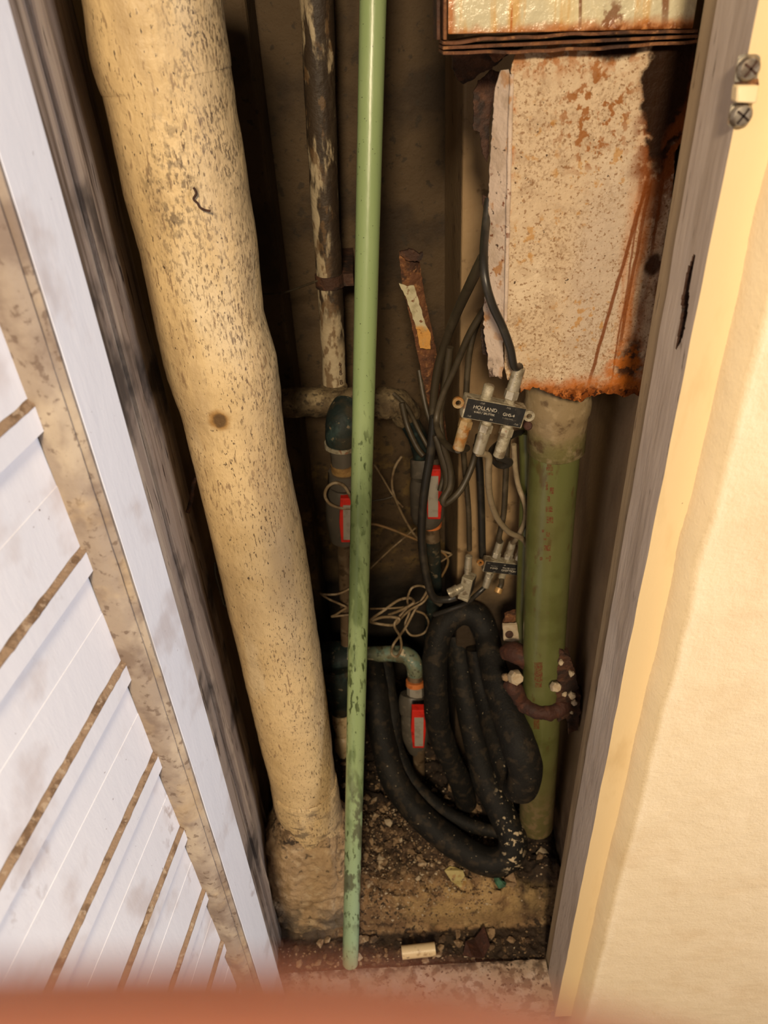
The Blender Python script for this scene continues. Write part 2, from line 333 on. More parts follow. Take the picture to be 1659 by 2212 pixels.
mt['greyplastic'] = M('grey_plastic', (.095, .082, .064), [((.08, .07, .055), .7, ('n', 30, .45, .65)), ((.17, .14, .105), .5, ('n', 70, .56, .68))], .45, [(120, .0006)])
mt['greylabel'] = M('grey_plate', (.33, .30, .25), [((.22, .19, .15), .6, ('n', 60, .5, .65))], .5)
mt['red'] = M('red_handle', (.62, .022, .012), [((.28, .01, .008), .7, ('n', 50, .52, .66))], .4)
mt['orange'] = M('orange_ring', (.62, .19, .05), [((.35, .09, .02), .6, ('n', 90, .5, .64))], .5)
mt['brass'] = M('tarnished_brass', (.45, .27, .10), [((.2, .11, .04), .7, ('n', 60, .45, .62))], .45, (), .3)
mt['cpvc'] = M('cream_plastic', (.66, .50, .28), [((.35, .22, .1), .8, ('n', 60, .56, .66)), ((.08, .05, .03), .9, ('n', 130, .64, .68))], .4, [(90, .0006)])
mt['black'] = M('black_cable_sheath', (.022, .020, .017), [((.06, .05, .035), .6, ('n', 40, .52, .68)), ((.35, .3, .2), .7, ('n', 260, .72, .75))], .38)
mt['olive'] = M('dusty_dark_cable', (.045, .034, .019), [((.085, .066, .040), .7, ('n', 30, .48, .64)), ((.03, .022, .012), .7, ('n', 60, .54, .66))], .5)
mt['beige'] = M('dusty_beige_cable', (.30, .235, .145), [((.18, .13, .075), .7, ('n', 40, .5, .64))], .5)
mt['wire'] = M('thin_brown_wire', (.215, .15, .08), [((.34, .26, .16), .7, ('n', 50, .5, .62)), ((.10, .06, .03), .7, ('n', 60, .52, .63))], .5)
mt['wireorange'] = M('orange_brown_wire', (.26, .15, .06), [((.14, .10, .05), .8, ('n', 25, .48, .6))], .5)
mt['foam'] = M('black_foam', (.0065, .006, .0052), [((.020, .017, .013), .6, ('n', 14, .5, .68)), ((.42, .34, .22), .85, ('n', 150, .695, .72)), ((.60, .48, .31), .9, ('n', 95, .565, .595), ('b', W(1112, 1815, .75), (.021, .3, .085), .5, .5, 60)), ((.05, .035, .02), .5, ('n', 60, .5, .65))], .7, [(60, .0012), (280, .0008)], spec=.3)
mt['zinc'] = M('corroded_zinc', (.34, .30, .21), [((.50, .45, .34), .7, ('n', 90, .5, .62)), ((.16, .12, .07), .85, ('n', 70, .52, .62)), ((.24, .10, .05), .8, ('n', 60, .63, .69))], .5, [(220, .0012)], .25)
mt['nickel'] = M('dull_connector', (.47, .42, .31), [((.24, .19, .12), .75, ('n', 90, .5, .62)), ((.6, .55, .45), .5, ('n', 40, .5, .65))], .33, [(240, .0006)], .55)
mt['rustnickel'] = M('rust_stained_connector', (.44, .30, .14), [((.40, .16, .03), .85, ('n', 60, .45, .58)), ((.55, .45, .3), .6, ('n', 90, .55, .65))], .38, [(240, .0006)], .4)
mt['labelblack'] = M('black_label', (.014, .014, .014), [((.10, .09, .07), .7, ('n', 260, .66, .7)), ((.04, .035, .03), .5, ('n', 60, .5, .65))], .4)
mt['ink'] = M('pale_print', (.55, .50, .40), [((.1, .09, .07), .8, ('n', 700, .55, .62))], .5)
mt['inkfaint'] = M('worn_print', (.26, .24, .20), [((.05, .05, .04), .8, ('n', 700, .48, .58))], .5)
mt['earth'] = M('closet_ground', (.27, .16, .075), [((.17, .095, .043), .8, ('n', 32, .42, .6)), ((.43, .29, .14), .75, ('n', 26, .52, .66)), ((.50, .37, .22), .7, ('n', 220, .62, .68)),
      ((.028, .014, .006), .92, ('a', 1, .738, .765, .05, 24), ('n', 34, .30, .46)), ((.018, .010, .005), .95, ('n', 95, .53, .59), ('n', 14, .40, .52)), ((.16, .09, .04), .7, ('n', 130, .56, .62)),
      ((.018, .010, .005), .92, ('b', (.13, .98, .1), (.24, .19, BIG), .35, .9, 18)), ((.018, .010, .005), .9, ('b', (.24, .80, .1), (.05, .10, BIG), .35, .9, 18)),  # back and right patches: shade of the deep closet painted into the soil
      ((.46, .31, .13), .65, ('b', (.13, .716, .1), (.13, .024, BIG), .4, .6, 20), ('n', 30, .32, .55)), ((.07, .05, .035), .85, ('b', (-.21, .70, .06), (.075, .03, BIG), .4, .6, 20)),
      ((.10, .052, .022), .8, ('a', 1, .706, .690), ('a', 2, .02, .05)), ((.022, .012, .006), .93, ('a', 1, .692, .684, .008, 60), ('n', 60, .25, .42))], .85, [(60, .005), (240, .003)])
mt['mortar'] = M('cracked_mortar', (.42, .29, .16), [((.30, .20, .105), .8, ('n', 26, .45, .62)), ((.56, .43, .27), .6, ('n', 50, .52, .66)), ((.10, .07, .04), .85, ('n', 85, .62, .68)), ((.09, .07, .05), .85, ('a', 2, .13, .08, .06, 40), ('n', 30, .35, .55)),
      ((.13, .08, .04), .9, ('a', 2, .265, .30, .03, 40), ('n', 60, .36, .5)), ((.025, .015, .008), .9, ('a', 2, .25, .29, .03, 40), ('n', 110, .52, .58)), ((.05, .03, .016), .85, ('n', 70, .55, .61), ('a', 0, -.13, -.10))], .85, [(70, .005), (260, .002)])
mt['chip_a'] = M('rubble_tan', (.30, .20, .11), [((.16, .095, .05), .8, ('n', 120, .45, .6)), ((.5, .4, .27), .7, ('n', 90, .56, .64))], .85, [(200, .002)])
mt['chip_b'] = M('rubble_dark', (.11, .065, .035), [((.05, .03, .015), .8, ('n', 120, .45, .6)), ((.26, .17, .09), .7, ('n', 90, .58, .66))], .85, [(200, .002)])
mt['leaf'] = M('yellow_leaf', (.42, .34, .13), [((.30, .15, .04), .85, ('n', 55, .5, .6)), ((.10, .05, .02), .9, ('n', 220, .66, .7))], .6, [(120, .001)])
mt['scrapteal'] = M('teal_scrap', (.06, .17, .10), [((.03, .07, .04), .8, ('n', 120, .45, .6))], .6)
mt['steel'] = M('strike_steel', (.48, .45, .38), [((.30, .23, .16), .8, ('n', 90, .52, .62)), ((.35, .19, .09), .8, ('n', 60, .6, .68))], .3, (), .6)
mt['screw'] = M('screw_steel', (.34, .30, .25), [((.16, .12, .09), .8, ('n', 150, .48, .6))], .4, (), .6)
mt['skin'] = M('skin', (.60, .265, .185), [((.55, .20, .12), .6, ('n', 60, .45, .65))], .55, [(900, .0001)], 0, .3, None, .25)
mt['nail'] = M('nail', (.62, .33, .25), [], .3)
mt['white_chip'] = M('white_crumb', (.48, .39, .27), [((.38, .28, .17), .7, ('n', 160, .45, .6))], .8)
mt['hallwall'] = mt['wall']

# ------------------------------------------------------------------ setting
YW = .575; YF = .54; FZ = -.105
# right hallway wall beside the frame
b = B()
def wr(u, v):
    x = .268 + u * 1.3; z = FZ + v * 2.55
    y = YW + .0008 * fb((x, 0, z), 9, 2) - .0035 * math.exp(-(x - .268) / .01) * (1 + .6 * nz((0, 0, z), 14))
    return (x, y, z)
b.grid(wr, 90, 160); b.build('wall_right', mt['wall'])
o = bpy.data.objects['wall_right']; S(o)
sm = o.modifiers.new('solid', 'SOLIDIFY'); sm.thickness = .06; sm.offset = 1
S(B().box((-1.6, YW, FZ), (-.275, YW + .06, 2.445)).build('wall_left', mt['wall'], smooth=False))
S(B().box((-.275, YW, 2.06), (.268, YW + .06, 2.445)).build('wall_front', mt['wall'], smooth=False))
# right jamb (board with a mortise gouged through its inner face)
def jamb_right():
    bm = bmesh.new()
    # inner face subdivided: (y,z) grid with a ragged hole
    ys = [YF + (.603 - YF) * i / 46 for i in range(47)]
    z0, z1 = .005, 2.06
    hp = WX(1478, 655, .245)
    def inside(y, z):
        dz = (z - hp.z) / .0375; 
        if abs(dz) > 1: return False
        c = hp.y + .0025 * math.sin(z * 90); w = .0062 * math.sqrt(1 - dz * dz) * (1 + .5 * nz((y * 30, 0, z), 60)) + .0006
        return abs(y - c) < w
    zs = []
    z = z0
    while z < z1 - 1e-6:
        zs.append(z); z += .002 if abs(z - hp.z) < .06 else .03
    zs.append(z1)
    X = lambda y, z: .2455 + .0009 * nz((y, 0, z), 25)
    V = {}; 
    for i, y in enumerate(ys):
        for j, z in enumerate(zs): V[i, j] = bm.verts.new((X(y, z), y, z))
    depth = {}
    for i in range(len(ys) - 1):
        for j in range(len(zs) - 1):
            yc = (ys[i] + ys[i + 1]) / 2; zc = (zs[j] + zs[j + 1]) / 2
            if inside(yc, zc): continue
            bm.faces.new((V[i, j], V[i, j + 1], V[i + 1, j + 1], V[i + 1, j]))
    ge = [e for e in bm.edges if len(e.link_faces) == 1]
    r = bmesh.ops.extrude_edge_only(bm, edges=ge)
    nv = [g for g in r['geom'] if isinstance(g, bmesh.types.BMVert)]
    for v in nv: v.co.x = .276 - (.008 if abs(v.co.z - hp.z) < .05 and .56 < v.co.y < .64 else 0)
    # close back
    bmesh.ops.contextual_create(bm, geom=[e for e in bm.edges if len(e.link_faces) == 1 and abs(e.verts[0].co.x - .276) < 1e-4 and abs(e.verts[1].co.x - .276) < 1e-4])
    bmesh.ops.recalc_face_normals(bm, faces=bm.faces)
    me = bpy.data.meshes.new('trim_1'); bm.to_mesh(me); bm.free()
    me.materials.append(mt['jamb']); me.materials.append(mt['trim']); me.materials.append(mt['rustdark'])
    for p in me.polygons:
        if p.center.y < YF + .0006 or (p.normal.z < -.8 and p.center.z < .01) or p.normal.x > .9: p.material_index = 1
        elif abs(p.normal.x) < .5 and YF + .001 < p.center.y < .60 and .05 < p.center.z < 2: p.material_index = 2  # sides of the gouge coloured dark to stand for shade inside it
    o = bpy.data.objects.new('trim_1', me); COL.objects.link(o); S(o)
    S(B().box((.268, .578, hp.z - .06), (.2759, .64, hp.z + .06)).build('dark_hole_backing', mt['rustdark'], smooth=False))  # added dark plate, makes the gouged hole read as shaded
jamb_right()
S(B().box((.2475, .604, 0), (.276, .632, 2.06)).build('trim_3', mt['jambtan'], smooth=False, bevel=.002))
# left jamb: outer board, pale stop strip, rough back strip
def wavy_box(x0, x1, y0, y1, z0, z1, amp, seed):
    b = B(); n = 60
    def p(x, y, z, k): return (x + amp * nz((k, 0, z), 14, seed), y + amp * nz((k, 5, z), 9, seed + 1), z)
    V = []; F = []
    for i in range(n + 1):
        z = z0 + (z1 - z0) * i / n
        V += [p(x0, y0, z, 0), p(x1, y0, z, 1), p(x1, y1, z, 2), p(x0, y1, z, 3)]
    for i in range(n):
        for j in range(4): F.append((i*4+j, i*4+(j+1) % 4, i*4+4+(j+1) % 4, i*4+4+j))
    F += [(3, 2, 1, 0), (n*4, n*4+1, n*4+2, n*4+3)]
    return b.add(V, F)
S(wavy_box(-.275, -.243, .556, .672, 0, 2.06, .0006, 3).build('trim_4', mt['oldwood'], ang=50))
S(wavy_box(-.275, -.239, .674, .697, 0, 2.06, .0022, 5).build('trim_5', mt['oldwood'], ang=50))
S(wavy_box(-.275, -.248, .699, .80, 0, 2.06, .0025, 8).build('trim_6', mt['oldwood'], ang=50))
# closet shell
S(B().box((-.30, .80, -.02), (-.262, 1.24, 2.4)).build('wall_left.001', mt['sidewall'], smooth=False))
S(B().box((.298, .636, -.02), (.33, 1.24, 2.4)).build('wall_right.001', mt['sidewall'], smooth=False))
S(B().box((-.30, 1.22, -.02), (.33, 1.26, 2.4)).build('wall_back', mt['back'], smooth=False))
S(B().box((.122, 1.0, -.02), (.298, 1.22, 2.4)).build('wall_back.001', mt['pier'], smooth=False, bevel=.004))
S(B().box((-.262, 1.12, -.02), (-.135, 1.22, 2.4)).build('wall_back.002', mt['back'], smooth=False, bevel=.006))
S(B().box((-.30, .636, 2.4), (.33, 1.26, 2.44)).build('ceiling', mt['sidewall'], smooth=False))
# hallway floor
S(B().box((-1.6, -2.4, FZ - .03), (1.57, .575, FZ)).build('floor', mt['hallfloor'], smooth=False))
# sill
b = B()
def silltop(u, v):
    x = -.245 + u * .490; y = .556 + v * .068
    z = .031 + .0012 * fb((x, y, 0), 40, 4) - (.006 * max(0, nz((x, 0, 0), 60, 2)) if v > .97 else 0)
    return (x, y, z)
b.grid(silltop, 90, 14)
b.box((-.245, .558, -.103), (.245, .622, .0285))
b.box((-.245, .549, .004), (.245, .5579, .022))
S(b.build('trim_7', mt['sill'], ang=45))
# closet ground: front trough, concrete step, dirt slope, heap round the cream pipe
def ground_z(x, y):
    st = .688 + .006 * nz((x, 0, 0), 9) ; r = .02
    t = min(max((y - st) / .034, 0), 1); t = t * t * (3 - 2 * t)
    step = .072 + .006 * nz((x, 1, 0), 12)
    z = .018 + t * step
    z += max(0, y - .73) * .10
    # heap around the soil pipe
    dx = x + .185; dy = y - .80
    hx = 1 / (1 + math.exp((x + .075) / .017))
    hy = 1 / (1 + math.exp(-(y - .733) / .0095))
    z += .05 * hx * hy
    hh = math.exp(-((x - .03) / .10) ** 2 - ((y - .83) / .08) ** 2)
    z += .03 * hh
    rough = .006 + .011 * t
    z += rough * fb((x, y, 0), 26, 1) + .0045 * fb((x, y, 0), 80, 2) + .0022 * nz((x, y, 0), 240)
    return z
b = B()
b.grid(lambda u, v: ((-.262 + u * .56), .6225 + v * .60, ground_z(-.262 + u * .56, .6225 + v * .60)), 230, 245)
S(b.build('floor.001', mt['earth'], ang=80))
# mortar haunch packed round the foot of the soil pipe
b = B(); nu, nv = 110, 70
def haunch(u, v):
    ph = rad(-215 + 250 * u); z = .05 + .275 * v
    k = 1.20 - .20 * min(v * 1.6, 1) - max(0, v - .62) * 1.1
    cx_, sy_ = math.cos(ph), math.sin(ph); q = (abs(cx_) ** 2.7 + abs(sy_) ** 2.7) ** (-1 / 2.7)
    R = .0755 * k * q
    p = Vector((-.168 + R * cx_ * (1.0 if cx_ > 0 else 1 + .22 * (1 - v)), .776 + R * sy_, z + .012 * nz((cx_, sy_, 0), 2.2) * v))
    R2 = .0060 * fb(p, 22, 3) + .0034 * fb(p, 80, 4) * (1 + 1.5 * max(0, v - .6))
    cr_ = abs(p.x + .118 + .10 * (p.z - .2) * -1 + .006 * nz((0, 0, p.z), 40))
    if sy_ < 0: R2 -= .006 * max(0, 1 - cr_ / .0028) * (1 if z < .30 else 0)
    return p + Vector((cx_, sy_, 0)) * R2
b.grid(haunch, nu, nv)
tag(b.build('mortar_haunch', mt['mortar'], ang=80), 'cracked tan mortar block packed round the foot of the thick cream pipe', 'mortar')

# ------------------------------------------------------------------ door (open, hinged at the left of the opening)
HP = Vector((-.212, .54, 0)); DD = Vector((-.165, -.986, 0)).normalized(); DN = Vector((.986, -.165, 0)).normalized()
DM = Matrix(((DD.x, DN.x, 0, HP.x), (DD.y, DN.y, 0, HP.y), (0, 0, 1, 0), (0, 0, 0, 1)))   # local (s, n, z)
S0, S1, SW = -.014, .455, .058
DZ0, DZ1 = .02, 2.03
door = E('louvered_door', DM @ Vector((S0, -.017, DZ0)), 'open white louvered wooden door hinged left of the pipe closet', 'door')
def dbox(b, s0, s1, n0, n1, z0, z1): return b.box((s0, n0, z0), (s1, n1, z1), DM)
dbox(B(), S0, S0 + SW, -.036, 0, DZ0, DZ1).build('stile', mt['door'], door, False, bevel=.0012)
dbox(B(), S1 - SW, S1, -.036, 0, DZ0, DZ1).build('stile', mt['door'], door, False, bevel=.0012)
dbox(B(), S0 + SW, S1 - SW, -.036, 0, DZ0, DZ0 + .09).build('rail', mt['door'], door, False, bevel=.0012)
dbox(B(), S0 + SW, S1 - SW, -.036, 0, DZ1 - .09, DZ1).build('rail', mt['door'], door, False, bevel=.0012)
b = B()
def mould(s, sg, seed):
    b = B(); n = 220; V = []; F = []
    prof = [(-.0005, -.0004), (.0035, .0004), (.0065, -.0030), (.0072, -.0045), (.0095, -.0035), (.014, -.0085), (.0165, -.014), (.0165, -.028), (-.0005, -.028)]
    m = len(prof)
    for i in range(n + 1):
        z = DZ0 + .09 + (DZ1 - DZ0 - .18) * i / n
        for k, (a, c) in enumerate(prof):
            V.append(DM @ Vector((s + sg * (a + .0006 * fb((k * .2, 0, z), 22, seed)), c + .0003 * nz((k, 1, z), 30, seed), z)))
    for i in range(n):
        for k in range(m): F.append((i*m+k, i*m+(k+1) % m, (i+1)*m+(k+1) % m, (i+1)*m+k))
    F += [tuple(range(m)), tuple(n*m+k for k in range(m))]
    return b.add(V, F)
tag(mould(S0 + SW, 1, 1).build('panel_moulding', mt['doordirt'], door, ang=50), 'grimy brown moulding along the stile')
tag(mould(S1 - SW, -1, 2).build('panel_moulding', mt['doordirt'], door, ang=50), 'grimy brown moulding along the stile')
PITCHZ = .1318; ZR = WX(292, 1447, -.232).z
ZL = [WX(292, 1447, -.2335).z + PITCHZ * k for k in range(-7, 9)]
for zk in ZL:
    if zk < DZ0 + .10 or zk > DZ1 - .1: continue
    n0 = -.0225; sa, sb = S0 + SW + .004, S1 - SW - .004
    zt2 = min(zk + PITCHZ - .018, DZ1 - .088)
    # nose (front strip), sloping face above it with a shallow bead, back
    prof = [(n0, zk - .0215), (n0, zk - .001), (n0 - .0008, zk), (n0 - .0036, zk + .0010), (n0 - .0038, zk + .003), (n0 - .0052, zk + .062), (n0 - .0056, zk + .0623), (n0 - .0057, zk + .0634), (n0 - .0072, zk + PITCHZ - .018), (n0 - .015, zk + PITCHZ - .018), (n0 - .0085, zk - .0215)]
    V = [DM @ Vector((s, a, z)) for s in (sa, sb) for a, z in prof]; m = len(prof)
    F = [tuple(range(m)), tuple(range(2*m-1, m-1, -1))] + [(k, (k+1) % m, (k+1) % m + m, k + m) for k in range(m)]
    sl = B().add(V, F).build('louver_slat', mt['door'], door, False)
    lb = B(); n = 90; V = []; F = []
    for i in range(n + 1):
        s = sa + (sb - sa) * i / n
        w = .0014 * nz((s, 0, zk), 70); w2 = .0016 * max(0, nz((s, 3, zk), 120))
        V += [DM @ Vector((s, n0 + .0004, zk - .0012 - w2)), DM @ Vector((s, n0 + .0002, zk + .0008)), DM @ Vector((s, n0 - .0028, zk + .0024 + .7 * w)), DM @ Vector((s, n0 - .0034, zk + .0044 + w)), DM @ Vector((s, n0 - .0045, zk + .002))]
    for i in range(n):
        for k in range(5): F.append((i*5+k, i*5+(k+1) % 5, i*5+5+(k+1) % 5, i*5+5+k))
    F += [(0, 1, 2, 3, 4), tuple(n*5+k for k in (4, 3, 2, 1, 0))]
    tag(lb.add(V, F).build('dirt_line', mt['ledge'], sl, ang=60), 'brown line of dirt along the slat edge')
# hinge leaf on the jamb edge near the bottom
c = W(580, 2055, .556)
o = B().box((c.x - .004, c.y - .003, c.z - .035), (c.x + .005, c.y + .003, c.z + .03)).build('hinge', mt['cpvc'], door, bevel=.0006)
B().lathe(c + Vector((-.006, -.004, -.034)), (0, 0, 1), [(0, .0035), (.064, .0035)], 12).build('knuckle', mt['cpvc'], o)

# ------------------------------------------------------------------ strike plate on the right jamb
sp = E('door_catch', W(1605, 270, .538), 'small steel door catch with two screws on the right door frame', 'catch')
def pxbox(x0, y0, x1, y1, D, th): 
    P = [W(x0, y0, D), W(x1, y0, D), W(x1, y1, D), W(x0, y1, D)]
    return B().prism(P, (0, th, 0))
def rrect(x0, y0, x1, y1, r, skew=0):
    out = []
    for cx, cy, a0 in ((x1 - r, y0 + r, -90), (x1 - r, y1 - r, 0), (x0 + r, y1 - r, 90), (x0 + r, y0 + r, 180)):
        for k in range(5):
            a = rad(a0 + k * 22.5); px, py = cx + r * math.cos(a), cy + r * math.sin(a)
            out.append((px - skew * (py - y0), py))
    return out
B().prism([W(x, y, .5385) for x, y in rrect(1596, 117, 1645, 183, 12, .16)], (0, .0016, 0)).build('plate', mt['steel'], sp, bevel=.0005)
B().prism([W(x, y, .5385) for x, y in rrect(1580, 222, 1624, 276, 12, .16)], (0, .0016, 0)).build('plate', mt['steel'], sp, bevel=.0005)
P = [W(1594, 184, .532), W(1642, 184, .532), W(1636, 224, .530), W(1590, 222, .530)]
B().prism(P, (0, .0095, 0)).build('roller_tab', mt['trim'], sp, bevel=.0015)
for (x, y, r) in ((1616, 148, .0074), (1600, 249, .0074)):
    c = W(x, y, .538)
    s_ = B().lathe(c, (0, -1, 0), [(-.001, r), (.0012, r), (.0034, r * .8), (.0042, r * .35)], 24).build('screw', mt['screw'], sp)
    cc = c + Vector((0, -.0038, 0))
    Mx = Matrix.Translation(cc) @ Matrix.Rotation(rad(35), 4, 'Y')
    B().box((-r * .7, -.0006, -.0007), (r * .7, .0004, .0007), Mx).box((-.0007, -.0006, -r * .7), (.0007, .0004, r * .7), Mx).build('slot', mt['rustdark'], s_, False)
# rust bits between the plates
B().prism([W(x, y, .5375) for x, y in ((1590, 178), (1638, 170), (1640, 184), (1592, 190))], (0, .002, 0)).build('rust_edge', mt['rust'], sp, False)

# ------------------------------------------------------------------ cream soil pipe
L_ = [(-260, 135), (-120, 160), (0, 178), (60, 188), (120, 197), (160, 208), (190, 220), (240, 231), (300, 244), (400, 266), (520, 298), (600, 315), (680, 332), (740, 345), (790, 358), (840, 375), (880, 389), (930, 403), (1000, 419), (1100, 444), (1200, 467), (1300, 490), (1400, 514), (1500, 538), (1600, 562), (1690, 586), (1720, 592), (1790, 610), (1900, 632)]
R_ = [(-260, 430), (-120, 462), (0, 482), (60, 489), (120, 498), (160, 503), (190, 507), (240, 514), (300, 523), (400, 538), (520, 556), (600, 563), (680, 573), (740, 588), (790, 601), (840, 607), (880, 610), (930, 615), (1000, 625), (1100, 645), (1200, 664), (1300, 678), (1400, 692), (1500, 706), (1600, 717), (1690, 726), (1720, 731), (1790, 742), (1900, 757)]
D0 = .775
prof = []
for (y, xl), (_, xr) in zip(L_, R_):
    k = math.atan2(4, 1)
    a = W(xl, y, D0); c = W(xr, y, D0)
    prof.append(((a + c) / 2, abs(c.x - a.x) / 2 * .985))
soil = E('soil_pipe', Vector((-.165, D0, .2)), 'thick cream painted soil pipe standing beside the left jamb', 'pipe')
i0 = [y for y, _ in L_].index(1690)
b = B(); b.tube([p for p, r in prof[:i0 + 1]], [r for p, r in prof[:i0 + 1]], 56, 12, jit=.0011, js=22)
b.build('pipe_body', mt['cream'], soil, ang=60)
def cr(i, ex): return prof[i][0], prof[i][1] + ex
pp = [cr(i0, .0022), cr(i0 + 1, .0030), cr(i0 + 2, .0022), cr(i0 + 3, 0)]
pp = [(pp[0][0] + Vector((0, 0, .004)), pp[0][1] - .003)] + pp
B().tube([p for p, r in pp], [r for p, r in pp], 56, 8, jit=.0010, js=26, seed=3).build('bottom_collar', mt['cream'], soil, ang=60)
# dried black scratch mark flaking off the pipe
c = [(418, 405), (424, 418), (418, 430), (426, 438), (432, 448), (444, 454), (455, 456)]
tag(B().tube([W(x, y, D0 - .0615 + .00001 * abs(x - 400)) for x, y in c], .0011, 6, 4).build('dried_root', mt['rustdark'], soil), 'small black squiggle stuck on the front')

# ------------------------------------------------------------------ thin green pipe leaning through the opening
tp = E('green_pipe', W(757, 2062, .63), 'thin light green plastic pipe leaning in the middle of the closet', 'pipe')
a = W(757, 2066, .63); c = W(806, 0, .92); d = (c - a).normalized()
mid = [a + d * t for t in (0, .25, .5, .75, 1.0, 1.25, 1.5, 1.75, 1.98)]
B().tube([a, a + d * .001] + mid[1:], [.0132, .0140] + [.0140] * 8, 32, 8).build('pipe_body', mt['green'], tp, ang=60)

# ------------------------------------------------------------------ white water pipe at the back + strap
whp = E('white_water_pipe', W(724, 840, 1.09), 'narrow white pipe mottled with black stains against the back wall', 'pipe')
B().tube([W(675, -160, 1.09), W(684, 0, 1.09), W(700, 400, 1.09), W(714, 640, 1.09), W(722, 838, 1.09)], [.0205, .0205, .0195, .0185, .0185], 24, 8, jit=.0012, js=40).build('pipe_body', mt['whitepipe'], whp, ang=60)
for (ch, x, y) in (('B', 737, 826), ('8', 736, 806), ('9', 735, 790)):
    cu = bpy.data.curves.new('pipe_print', 'FONT'); cu.body = ch; cu.size = .011; cu.extrude = .0002; cu.align_x = 'CENTER'; cu.align_y = 'CENTER'
    o = text_mesh('pipe_print', cu, mt['rustdark']); o.parent = whp
    o.location = W(x, y, 1.09 - .0172) - origin_of(whp); o.rotation_euler = (rad(90), 0, rad(35))
st = E('pipe_strap', W(716, 610, 1.07), 'dark metal strap holding the stained white pipe to the wall', 'strap')
c = W(712, 605, 1.09)
B().lathe(c + Vector((0, 0, -.009)), (0, 0, 1), [(0, .0212), (.018, .0212)], 24).build('band', mt['rustdark'], st)
B().tube([W(566, 636, 1.11), W(610, 633, 1.10), W(655, 618, 1.09), W(695, 603, 1.075)], .0016, 8).build('tie_wire', mt['olive'], st)
B().box((c.x + .018, c.y - .004, c.z - .009), (c.x + .035, c.y + .13, c.z + .009)).build('ear', mt['rustdark'], st, False)

# ------------------------------------------------------------------ horizontal crusty branch pipe
hp_ = E('branch_pipe', W(740, 870, 1.07), 'horizontal crusted branch pipe under the white pipe', 'pipe')
b = B(); b.tube([W(540, 872, 1.07), W(640, 870, 1.07), W(700, 870, 1.07), W(760, 869, 1.07), W(830, 872, 1.07)], [.021, .0225, .0215, .0235, .022], 28, 10, jit=.0045, js=38)
b.build('pipe_body', mt['crust'], hp_, ang=60)
B().tube([W(722, 836, 1.075), W(723, 862, 1.075)], [.0225, .024], 24, 4, jit=.002, js=40).build('tee_socket', mt['crust'], hp_)
B().tube([W(815, 872, 1.07), W(845, 872, 1.07), W(868, 880, 1.075), W(880, 905, 1.085)], [.025, .026, .024, .021], 24, 6, jit=.005, js=42).build('elbow', mt['crust'], hp_, ang=60)

def union_stack(name, label, cat, segs):
    """segs: (part, material, [(x, y, D, r)...])"""
    x, y, D = segs[-1][2][-1][:3]
    e = E(name, W(x, y, D), label, cat)
    for part, m, pts, *kw in segs:
        b = B(); b.tube([W(*p[:3]) for p in pts], [p[3] for p in pts], kw[0] if kw else 24, 4, sm=len(pts) > 3 and not (len(kw) > 1), jit=.0006, js=60)
        b.build(part, mt[m], e, ang=42)
    return e
def handle(e, x0, y0, x1, y1, D, th, lab):
    """red lever with a grey face plate"""
    P = [W(x0 + 2, y0, D), W(x1 - 2, y0, D), W(x1, y0 + (y1 - y0) * .55, D), W(x1 - 4, y1, D), W(x0 + 4, y1, D), W(x0, y0 + (y1 - y0) * .55, D)]
    h = B().prism(P, (0, th, 0)).build('lever', mt['red'], e, False, bevel=.0012)
    P = [W(lab[0], lab[1], D - .0012), W(lab[2], lab[1], D - .0012), W(lab[2] - 1, lab[3], D - .0012), W(lab[0] + 1, lab[3], D - .0012)]
    tag(B().prism(P, (0, .002, 0)).build('face_plate', mt['greylabel'], h, False), 'grey plate on the red lever')
# upper left valve, half hidden by the green pipe
v = union_stack('ball_valve', 'grey ball valve with red lever half hidden behind the green pipe', 'valve', [
    ('inlet_elbow', 'teal', [(752, 880, 1.05, .026), (742, 905, 1.03, .027), (738, 935, 1.02, .026), (737, 958, 1.02, .024)]),
    ('collar', 'zinc', [(737, 956, 1.02, .0265), (737, 964, 1.02, .0265)]),
    ('neck', 'greyplastic', [(737, 964, 1.02, .0195), (739, 985, 1.02, .018), (740, 1003, 1.02, .018)], 12),
    ('brass_ring', 'brass', [(741, 1001, 1.02, .0195), (742, 1010, 1.02, .0205), (742, 1018, 1.02, .0195)]),
    ('union_nut', 'greyplastic', [(742, 1018, 1.02, .025), (742, 1045, 1.02, .026), (742, 1050, 1.02, .022)], 10),
    ('valve_body', 'greyplastic', [(742, 1050, 1.02, .024), (741, 1075, 1.02, .029), (741, 1120, 1.02, .029), (742, 1165, 1.02, .022)]),
    ('outlet_pipe', 'brownmetal', [(743, 1165, 1.02, .013), (744, 1200, 1.03, .0125), (746, 1300, 1.05, .0105), (748, 1390, 1.05, .0105)])])
handle(v, 733, 1077, 776, 1172, .985, .014, (741, 1092, 772, 1166))
# upper right valve
v = union_stack('ball_valve', 'grey ball valve with red lever behind the black cables', 'valve', [
    ('inlet_pipe', 'teal', [(880, 905, 1.085, .016), (900, 940, 1.05, .016), (912, 975, 1.02, .016), (918, 1000, 1.0, .017)]),
    ('union_nut', 'greyplastic', [(918, 990, 1.01, .024), (920, 1028, 1.0, .025)], 10),
    ('valve_body', 'greyplastic', [(920, 1028, 1.0, .022), (922, 1050, 1.0, .028), (924, 1110, 1.0, .028), (926, 1130, 1.0, .020)]),
    ('copper_ring', 'orange', [(932, 1128, 1.0, .0175), (932, 1134, 1.0, .0175)]),
    ('nipple', 'brownmetal', [(932, 1134, 1.0, .0135), (934, 1165, 1.0, .014)]),
    ('outlet_pipe', 'teal', [(934, 1165, 1.0, .0135), (937, 1230, 1.02, .0135), (938, 1300, 1.04, .014), (930, 1380, 1.06, .014)])])
handle(v, 920, 1014, 956, 1122, .962, .014, (924, 1029, 947, 1117))
